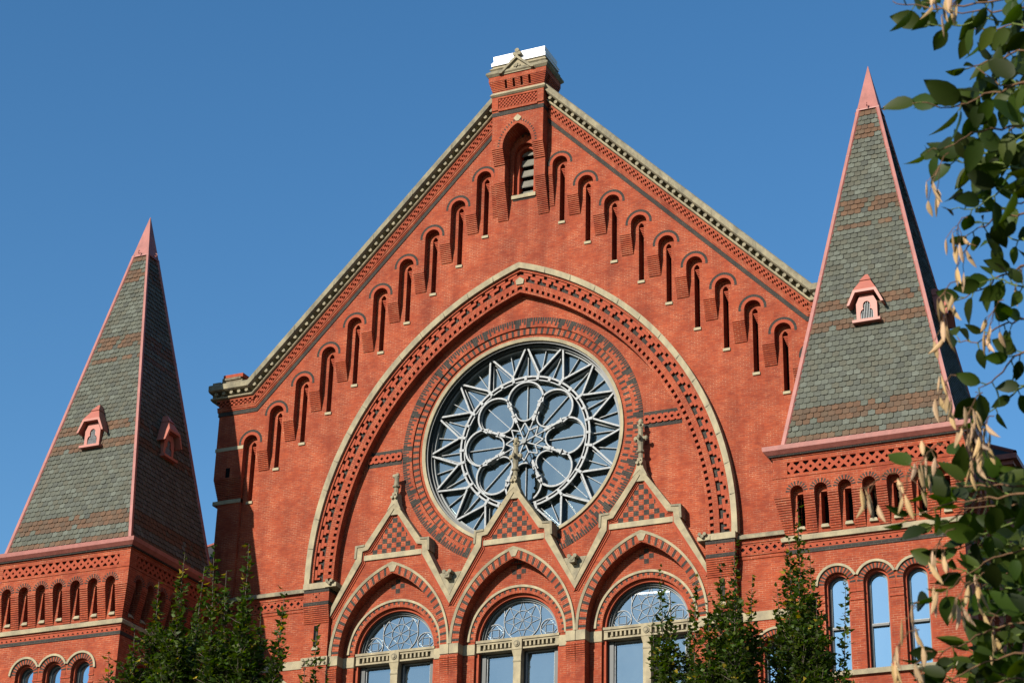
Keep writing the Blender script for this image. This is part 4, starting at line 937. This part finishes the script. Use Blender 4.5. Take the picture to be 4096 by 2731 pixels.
# strip lamps inside, seen through the right-hand portal window
lm = bpy.data.materials.new('lit_tube'); lm.use_nodes = True; lp = lm.node_tree.nodes['Principled BSDF']; lp.inputs['Base Color'].default_value = (0.8, 0.8, 0.8, 1)
lp.inputs['Emission Color'].default_value = (1, 0.97, 0.9, 1); lp.inputs['Emission Strength'].default_value = 3.2
def lamp(p, L, ang, label):
    e = empty('ceiling_lamp', p, label, 'lamp', 'strip lamps hanging inside the hall')
    m1 = MB(); m1.box(-L/2, L/2, -0.05, 0.05, 0.02, 0.06, GRY); m1.build('housing', e); m2 = MB(); m2.box(-L/2, L/2, -0.03, 0.03, -0.02, 0.02, lm); m2.build('tube', e); e.rotation_euler = (0, 0, ang)
lamp((4.35, 2.3, -5.75), 1.3, 0.1, 'left of two lit strip lamps behind the right-hand arched window')
lamp((5.75, 2.3, -5.7), 1.0, 0.1, 'right of two lit strip lamps behind the right-hand arched window')
# ------------------------------------------------------------------ GROUND
def slab(name, x0, x1, y0, y1, z, m):
    b = MB(); b.face([(x0, y0, z), (x1, y0, z), (x1, y1, z), (x0, y1, z)], m); o = b.build(name); o['kind'] = 'structure'; return o
slab('ground', -1500, 1500, -1500, 1500, G-0.004, LAW)
slab('road', -1500, 1500, -44, -32, G, ASP)
b = MB(); b.box(-200, 200, -32.0, -8, G, G+0.14, GND, 'd'); o = b.build('pavement'); o['kind'] = 'structure'
# ------------------------------------------------------------------ TREES
def leaf_mesh(name, pos, up, side, L, W, cols, matl, parent, fold=0.18, detail=1):
    """many folded leaves at once; pos = base, up = leaf direction, side = width direction"""
    n = len(pos); nrm = np.cross(up, side)
    if detail == 1:
        t = [0.0, 0.45, 1.0]; wds = [0.0, 1.0, 0.0]; V = [pos, pos+up*(L*0.42)[:, None]+side*(W/2)[:, None]+nrm*(W*fold)[:, None], pos+up*L[:, None]-nrm*(L*0.12)[:, None], pos+up*(L*0.42)[:, None]-side*(W/2)[:, None]+nrm*(W*fold)[:, None], pos+up*(L*0.5)[:, None]]
        V = np.stack(V, 1); base = (np.arange(n)*5)[:, None]; F = np.concatenate([base+np.array([[0, 1, 4]]), base+np.array([[1, 2, 4]]), base+np.array([[0, 4, 3]]), base+np.array([[4, 2, 3]])], 1).reshape(-1, 3); k = 4; nv = 5
    else:
        ts = np.array([0.0, 0.12, 0.3, 0.5, 0.7, 0.87, 1.0]); ws = np.array([0.0, 0.60, 0.96, 1.0, 0.72, 0.34, 0.0]); V = []
        for t, w_ in zip(ts, ws):
            c = pos+up*(L*t)[:, None]-nrm*(L*0.22*t*t)[:, None]
            V += [c-side*(W*w_/2)[:, None]+nrm*(W*fold*w_)[:, None], c, c+side*(W*w_/2)[:, None]+nrm*(W*fold*w_)[:, None]]
        V = np.stack(V, 1); nv = 21; base = (np.arange(n)*nv)[:, None]; fs = []
        for i in range(6):
            a = i*3
            for o_ in (0, 1):
                fs.append(base+np.array([[a+o_, a+o_+1, a+3+o_+1]])); fs.append(base+np.array([[a+o_, a+3+o_+1, a+3+o_]]))
        k = len(fs); F = np.concatenate(fs, 1).reshape(-1, 3)
    me = bpy.data.meshes.new(name); V = V.reshape(-1, 3); me.vertices.add(len(V)); me.vertices.foreach_set('co', V.ravel().astype(np.float32))
    me.loops.add(len(F)*3); me.loops.foreach_set('vertex_index', F.ravel().astype(np.int32)); me.polygons.add(len(F)); me.polygons.foreach_set('loop_start', (np.arange(len(F))*3).astype(np.int32)); me.polygons.foreach_set('loop_total', np.full(len(F), 3, np.int32))
    me.update(); ca = me.color_attributes.new('Col', 'FLOAT_COLOR', 'CORNER'); C4 = np.concatenate([cols, np.ones((n, 1))], 1); ca.data.foreach_set('color', np.repeat(C4, k*3, 0).ravel().astype(np.float32))
    me.materials.append(matl)
    if detail > 1: me.polygons.foreach_set('use_smooth', [True]*len(F))
    me.validate(); o = bpy.data.objects.new(name, me); COL.objects.link(o)
    if parent: o.parent = parent
    return o
def unit(a): return a/(np.linalg.norm(a, axis=-1, keepdims=True)+1e-9)
def leafcols(n, base, yel=0.04, var=0.25):
    c = np.array(base)[None, :]*(1+rng.normal(0, var, (n, 1))).clip(0.45, 1.7); c[:, 0] *= rng.uniform(0.8, 1.25, n)
    y = rng.random(n) < yel; c[y] = np.array([0.42, 0.30, 0.035])*rng.uniform(0.6, 1.1, (y.sum(), 1)); return c
def street_tree(leaders, dist, base_px, label, seed, lf=0.125):
    """leaders: (px, py tip, crown radius, leafiness) in view pixels; shoots rise from a common trunk standing on the pavement"""
    global rng; rng = np.random.default_rng(seed)
    b = ray(base_px, 1568, dist); root = np.array([b[0], b[1], G+0.14]); e = empty('street_tree', tuple(root), label, 'tree', 'upright young trees in front of the hall')
    tr = MB(); pos = []; ups = []; yl = []; fork = np.array([root[0], root[1], G+4.0])
    tr.tube([root, root+[0, 0, 2], fork], [0.16, 0.13, 0.11], BRK, 8)
    for (px, py, R, dens) in leaders:
        tip = ray(px, py, dist+rng.uniform(-0.8, 0.8)); zlen = tip[2]-fork[2]
        knots = [fork]; N = 14
        for i in range(1, N+1):
            t = i/N; spread = np.array([tip[0]-fork[0], tip[1]-fork[1]])*(t**0.75)
            w_ = 0.12*(1-t)*np.array([rng.normal(), rng.normal()]); knots.append(np.array([fork[0]+spread[0]+w_[0], fork[1]+spread[1]+w_[1], fork[2]+zlen*t]))
        knots = np.array(knots); tr.tube(knots, [0.06*(1-i/N)**1.3+0.005 for i in range(N+1)], BRK, 5)
        # short side shoots with leaves; longer towards the foot
        down = 0.0; zt = tip[2]
        while zt-down > b[2]-2.2:
            t = (zt-down-fork[2])/zlen; i = min(N-1, int(t*N)); f = t*N-i; p = knots[i]*(1-f)+knots[i+1]*f
            rad = 1.0*R*min(1.0, 0.05+max(0, down-0.35)/2.0)*(0.8+0.35*sin(down*5.1+px)+0.25*rng.random())
            nsh = max(1, int((2.2+down*3.6)*dens)) if down > 0.35 else 1
            for _ in range(min(nsh, 11)):
                a = rng.uniform(0, 2*pi); L = rad*rng.uniform(0.35, 1.0) if down > 0.5 else rng.uniform(0.0, 0.04)
                d = np.array([cos(a), sin(a), rng.uniform(0.2, 1.5)]); d /= np.linalg.norm(d); q = p+d*L
                if L > 0.15 and rng.random() < 0.6: tr.tube([p, p+d*L*0.5+[0, 0, -0.02], q], [0.009, 0.007, 0.003], BRK, 3)
                m = max(1, int(L/0.055)) if L > 0.1 else 1
                for j in range(m):
                    pos.append(p+d*L*((j+1)/m)); aa = rng.uniform(0, 2*pi); ups.append(np.array([cos(aa), sin(aa), rng.uniform(-0.7, 0.5)])+d*0.4); yl.append(0.10 if down < 0.9 else 0.025)
            down += 0.05 if down < 0.5 else 0.065
    tr.build('trunk', e, tuple(-root))
    pos = np.array(pos); ups = unit(np.array(ups)); n = len(pos); side = unit(np.cross(ups, unit(rng.normal(0, 0.6, (n, 3))+np.array([0, 0, 1.0])))) 
    L = rng.uniform(0.6, 1.3, n)*lf; cols = leafcols(n, (0.036, 0.060, 0.007), 0.0, 0.3); y = rng.random(n) < np.array(yl); cols[y] = np.array([0.27, 0.20, 0.02])*rng.uniform(0.5, 1.1, (y.sum(), 1))
    o = leaf_mesh('foliage', pos-root, ups, side, L, L*0.62, cols, LEF, e); print('tree leaves', n); return e
D = 41.0
street_tree([(250, 1500, 0.8, 1), (365, 1335, 0.7, 1.0), (310, 1440, 0.9, 1.2), (425, 1270, 0.42, 1.1), (400, 1400, 0.9, 1.4), (470, 1300, 0.45, 1.0), (455, 1430, 0.9, 1.3)], D, 380, 'dark leafy tree before the left tower, far left of the trees', 11)
street_tree([(492, 1252, 0.35, 0.9), (520, 1310, 0.5, 1.2), (572, 1248, 0.4, 0.9), (560, 1345, 0.8, 1.4), (600, 1400, 0.8, 1.3), (655, 1355, 0.4, 1.0), (640, 1440, 0.7, 1.2), (550, 1430, 1.0, 1.4)], D-1.5, 570, 'leafy tree with several bare-tipped leaders between the left tower and the portals', 12)
street_tree([(728, 1440, 0.25, 0.7), (700, 1520, 0.5, 1.0), (750, 1530, 0.5, 0.9)], D+1, 730, 'low thin tree with one tall shoot by the left portal', 13)
street_tree([(1518, 1305, 0.3, 0.8), (1500, 1420, 0.35, 0.9), (1540, 1370, 0.55, 1.2), (1598, 1320, 0.32, 1.0), (1580, 1420, 0.6, 1.2)], D, 1545, 'thin loose-leaved tree in front of the right-hand portal window', 14)
street_tree([(1655, 1295, 0.55, 1.4), (1685, 1240, 0.32, 1.0), (1625, 1370, 0.6, 1.4), (1690, 1330, 0.7, 1.5), (1728, 1320, 0.5, 1.2), (1665, 1430, 1.0, 1.6)], D-1, 1675, 'dense dark tree beside the right buttress', 15)
street_tree([(1832, 1160, 0.22, 1.0), (1812, 1235, 0.5, 1.4), (1860, 1260, 0.5, 1.3), (1835, 1340, 0.85, 1.6), (1785, 1350, 0.6, 1.3), (1875, 1370, 0.8, 1.4), (1943, 1315, 0.22, 0.7), (1900, 1420, 0.45, 1.0), (1830, 1470, 0.9, 1.5)], D, 1845, 'tallest dense tree with a long top shoot before the right tower', 16)
street_tree([(2105, 1500, 0.12, 0.6)], D, 2105, 'single slender leafy shoot under the right tower windows', 17)
# --- near tree: overhanging branches with big leaves and dry pods
rng = np.random.default_rng(5)
nb = ray(2600, 900, 4.6); nroot = np.array([nb[0]+1.2, nb[1]-0.3, G]); near = empty('pod_tree', tuple(nroot), 'near tree with broad green leaves and dry tan seed pods at the right edge', 'tree')
trk = MB(); top = ray(2750, -500, 5.2); 
trk.tube([nroot, nroot+[0.05, 0, 1.2], nroot+[-0.1, 0.1, 2.4], np.array([nroot[0]-0.1, nroot[1]+0.2, top[2]])], [0.13, 0.11, 0.09, 0.05], BRK, 10)
trk.build('trunk', near, tuple(-nroot))
TW = [  # (list of px points, depth, leaf density, leaf scale)
 ([(2450, 20), (2330, -5), (2220, 12), (2120, 22), (2050, 3)], 4.0, 1.0, 1.0), ([(2450, 70), (2350, 60), (2280, 40), (2200, 60), (2130, 55)], 4.3, 1.0, 1.0),
 ([(2450, 110), (2340, 120), (2270, 140), (2210, 160)], 4.4, 1.2, 1.0), ([(2460, 150), (2380, 190), (2300, 200), (2230, 150)], 4.1, 1.2, 1.0),
 ([(2450, 185), (2340, 190), (2260, 220), (2180, 243), (2095, 238)], 3.9, 1.3, 1.1), ([(2450, 260), (2340, 290), (2250, 300), (2190, 330), (2130, 350)], 4.0, 1.3, 1.05),
 ([(2450, 330), (2350, 325), (2280, 350), (2210, 372), (2150, 355)], 4.2, 1.1, 1.0), ([(2440, 400), (2350, 390), (2290, 370), (2230, 385), (2200, 430)], 4.1, 1.1, 1.0),
 ([(2450, 330), (2360, 420), (2300, 440), (2240, 470), (2190, 480)], 4.0, 1.1, 0.95), ([(2450, 460), (2360, 480), (2300, 500), (2250, 520), (2215, 545)], 4.2, 1.1, 0.9),
 ([(2450, 540), (2360, 560), (2310, 540), (2260, 560)], 4.4, 1.0, 0.9), ([(2450, 600), (2350, 610), (2290, 640), (2240, 670), (2200, 690)], 4.3, 1.0, 0.9),
 ([(2440, 640), (2360, 660), (2300, 640), (2250, 650)], 4.1, 0.9, 0.9), ([(2450, 700), (2350, 730), (2300, 740), (2250, 790), (2200, 775)], 4.2, 0.8, 0.9),
 ([(2440, 780), (2350, 800), (2310, 840), (2270, 880), (2240, 900)], 4.1, 0.9, 0.9), ([(2440, 860), (2350, 880), (2300, 930), (2250, 960)], 4.3, 0.9, 0.9),
 ([(2450, 1080), (2340, 1120), (2250, 1110), (2160, 1130), (2080, 1060)], 4.0, 1.1, 1.0), ([(2450, 1150), (2340, 1130), (2240, 1145), (2150, 1160), (2060, 1205)], 3.8, 1.2, 1.0),
 ([(2450, 1200), (2340, 1190), (2260, 1230), (2190, 1260)], 4.0, 1.4, 1.0), ([(2450, 1270), (2350, 1260), (2280, 1280), (2210, 1330), (2140, 1370)], 4.1, 1.2, 1.0),
 ([(2450, 1360), (2350, 1350), (2270, 1340), (2200, 1300), (2150, 1290)], 4.3, 1.1, 0.9), ([(2450, 1420), (2350, 1430), (2260, 1450), (2190, 1480), (2110, 1520)], 4.0, 1.3, 1.0),
 ([(2450, 1480), (2350, 1500), (2270, 1520), (2190, 1555), (2140, 1575)], 3.9, 1.3, 1.0), ([(2450, 1560), (2340, 1560), (2240, 1580)], 4.1, 1.4, 1.0),
 ([(2450, 1140), (2370, 1170), (2300, 1200), (2250, 1250)], 4.5, 1.4, 1.0), ([(2450, 1330), (2370, 1400), (2310, 1420), (2250, 1400)], 4.4, 1.4, 0.95), ([(2450, 20), (2380, 80), (2320, 110), (2290, 170)], 4.5, 1.3, 1.0),
 ([(2450, 200), (2390, 260), (2320, 300), (2300, 350)], 4.5, 1.3, 1.0), ([(2480, 1400), (2400, 1460), (2330, 1490), (2290, 1540)], 4.4, 1.4, 1.0)]
for pts, dep, dens, ls in list(TW):
    if pts[0][1] < 410 or pts[0][1] > 1050:
        TW.append(([(p[0]+45+(8*i), p[1]+28-6*i) for i, p in enumerate(pts)], dep+0.35, dens*1.1, ls*0.98))
        if pts[0][1] > 1050: TW.append(([(p[0]+90+(10*i), p[1]-30+4*i) for i, p in enumerate(pts)], dep+0.6, dens*1.1, ls))
vx, vy = cr, cu
bt = MB(); LP, LU, LS, LL, LW, LC = [], [], [], [], [], []
for pts, dep, dens, ls in TW:
    P3 = [ray(p[0], p[1], dep+0.15*i*0.3+rng.uniform(-0.05, 0.05)) for i, p in enumerate(pts)]
    fin = []
    for i in range(len(P3)-1):
        for t in np.linspace(0, 1, 5)[:-1]: fin.append(P3[i]*(1-t)+P3[i+1]*t)
    fin.append(P3[-1]); fin = np.array(fin); k = len(fin)
    for i in range(1, k-1): fin[i] = fin[i]*0.6+(fin[i-1]+fin[i+1])*0.2+rng.normal(0, 0.003, 3)
    bt.tube(fin, [0.0021*(1-i/k)+0.0008 for i in range(k)], TWG if rng.random() < 0.5 else TWGG, 5)
    i = 4 if dens < 1 else 2; s_ = 1
    while i < k:
        p = fin[i]; d = unit(fin[min(i+1, k-1)]-fin[max(i-1, 0)]); s_ = -s_
        if rng.random() < 0.92:
            lat = unit(np.cross(d, fw))*s_; u = unit(d*rng.uniform(0.3, 0.9)+lat*rng.uniform(0.6, 1.1)+fw*rng.normal(0, 0.45)-np.array([0, 0, 1])*rng.uniform(0.0, 0.55))
            if i >= k-2: u = unit(d+fw*rng.normal(0, 0.2))
            sd = unit(np.cross(u, fw)+fw*rng.normal(0, 1.1)+rng.normal(0, 0.3, 3)); sd = unit(sd-u*np.dot(sd, u)); st = p+u*0.012; bt.tube([p, st], 0.0014, TWGG, 4)
            LP.append(st); LU.append(u); LS.append(sd); L = ls*rng.uniform(0.044, 0.078); LL.append(L); LW.append(L*rng.uniform(0.46, 0.60))
        i += 1 if rng.random() < 0.62*dens else 2
n = len(LP); LC = leafcols(n, (0.021, 0.036, 0.003), 0.0, 0.42)
leaf_mesh('foliage', np.array(LP)-nroot, np.array(LU), np.array(LS), np.array(LL), np.array(LW), LC, LEF, near, fold=0.12, detail=2)
PODS = [(2150, 410, 6, 4.0), (2192, 545, 5, 4.1), (2210, 600, 4, 4.1), (2160, 700, 6, 4.0), (2165, 745, 5, 4.05), (2275, 740, 6, 4.1), (2165, 905, 8, 3.9), (2225, 960, 9, 3.9), (2255, 1000, 10, 3.9), (2240, 1060, 6, 3.9),
        (2340, 640, 4, 4.2), (2000, 1135, 5, 3.8), (2075, 1120, 5, 3.8), (2110, 1090, 4, 3.85), (2150, 1270, 6, 3.9), (2155, 1370, 3, 3.9), (2085, 1430, 4, 3.8), (2060, 1500, 6, 3.9), (2200, 1390, 5, 4.0), (2235, 1360, 5, 4.2), (2110, 1540, 6, 3.9), (2270, 1450, 4, 4.2), (2160, -10, 6, 4.0), (2185, 35, 6, 4.0), (2130, 1060, 3, 3.9)]
for px, py, npd_, dep in PODS:
    m = MB(); c = ray(px, py, dep); st = ray(px+rng.uniform(20, 60), py-rng.uniform(35, 60), dep); hub = ray(px+8, py-28, dep)
    m.tube([st, (st+hub)/2+[0, 0, 0.008], hub], 0.0013, TWG, 4)
    for _ in range(npd_):
        a = c+cr*rng.normal(0, 0.012)+cu*rng.normal(0, 0.020)+fw*rng.normal(0, 0.02); L = rng.uniform(0.030, 0.050); dn = unit(np.array([0, 0, -1.0])+rng.normal(0, 0.14, 3)); sdv = unit(np.cross(dn, rng.normal(0, 1, 3))); nn = np.cross(dn, sdv)
        m.tube([hub, hub*0.4+a*0.6+rng.normal(0, 0.004, 3), a], 0.0008, TWG, 3)
        col = np.array([0.40, 0.265, 0.13])*rng.uniform(0.6, 1.25); col[2] *= rng.uniform(0.8, 1.3); ts = [0, 0.12, 0.3, 0.5, 0.72, 0.88, 1.0]; wd = [0.001, 0.0025, 0.0046, 0.0054, 0.0044, 0.0026, 0.0006]
        bend = rng.normal(0, 0.012); rg = []
        for t, r in zip(ts, wd):
            q = a+dn*L*t+sdv*bend*t*t; rg.append([tuple(q+sdv*r*cos(x)+nn*r*0.45*sin(x)-nroot) for x in np.linspace(0, 2*pi, 7)[:-1]])
        for i in range(len(rg)-1):
            for k in range(6): m.face([rg[i][k], rg[i][(k+1) % 6], rg[i+1][(k+1) % 6], rg[i+1][k]], POD, [(0, 0)]*4, tuple(col))
    for vi, v in enumerate(m.v): pass
    # tube points are in world space, pods already relative: shift the tube vertices only
    for fi, f in enumerate(m.f):
        if m.mats[m.m[fi]] is TWG:
            for vi in f:
                if abs(m.v[vi][2]) > 0 and m.v[vi][2] < -5: m.v[vi] = tuple(np.array(m.v[vi])-nroot)
    m.build('seed_pod_cluster', near)
bt.build('branch', near, tuple(-nroot))
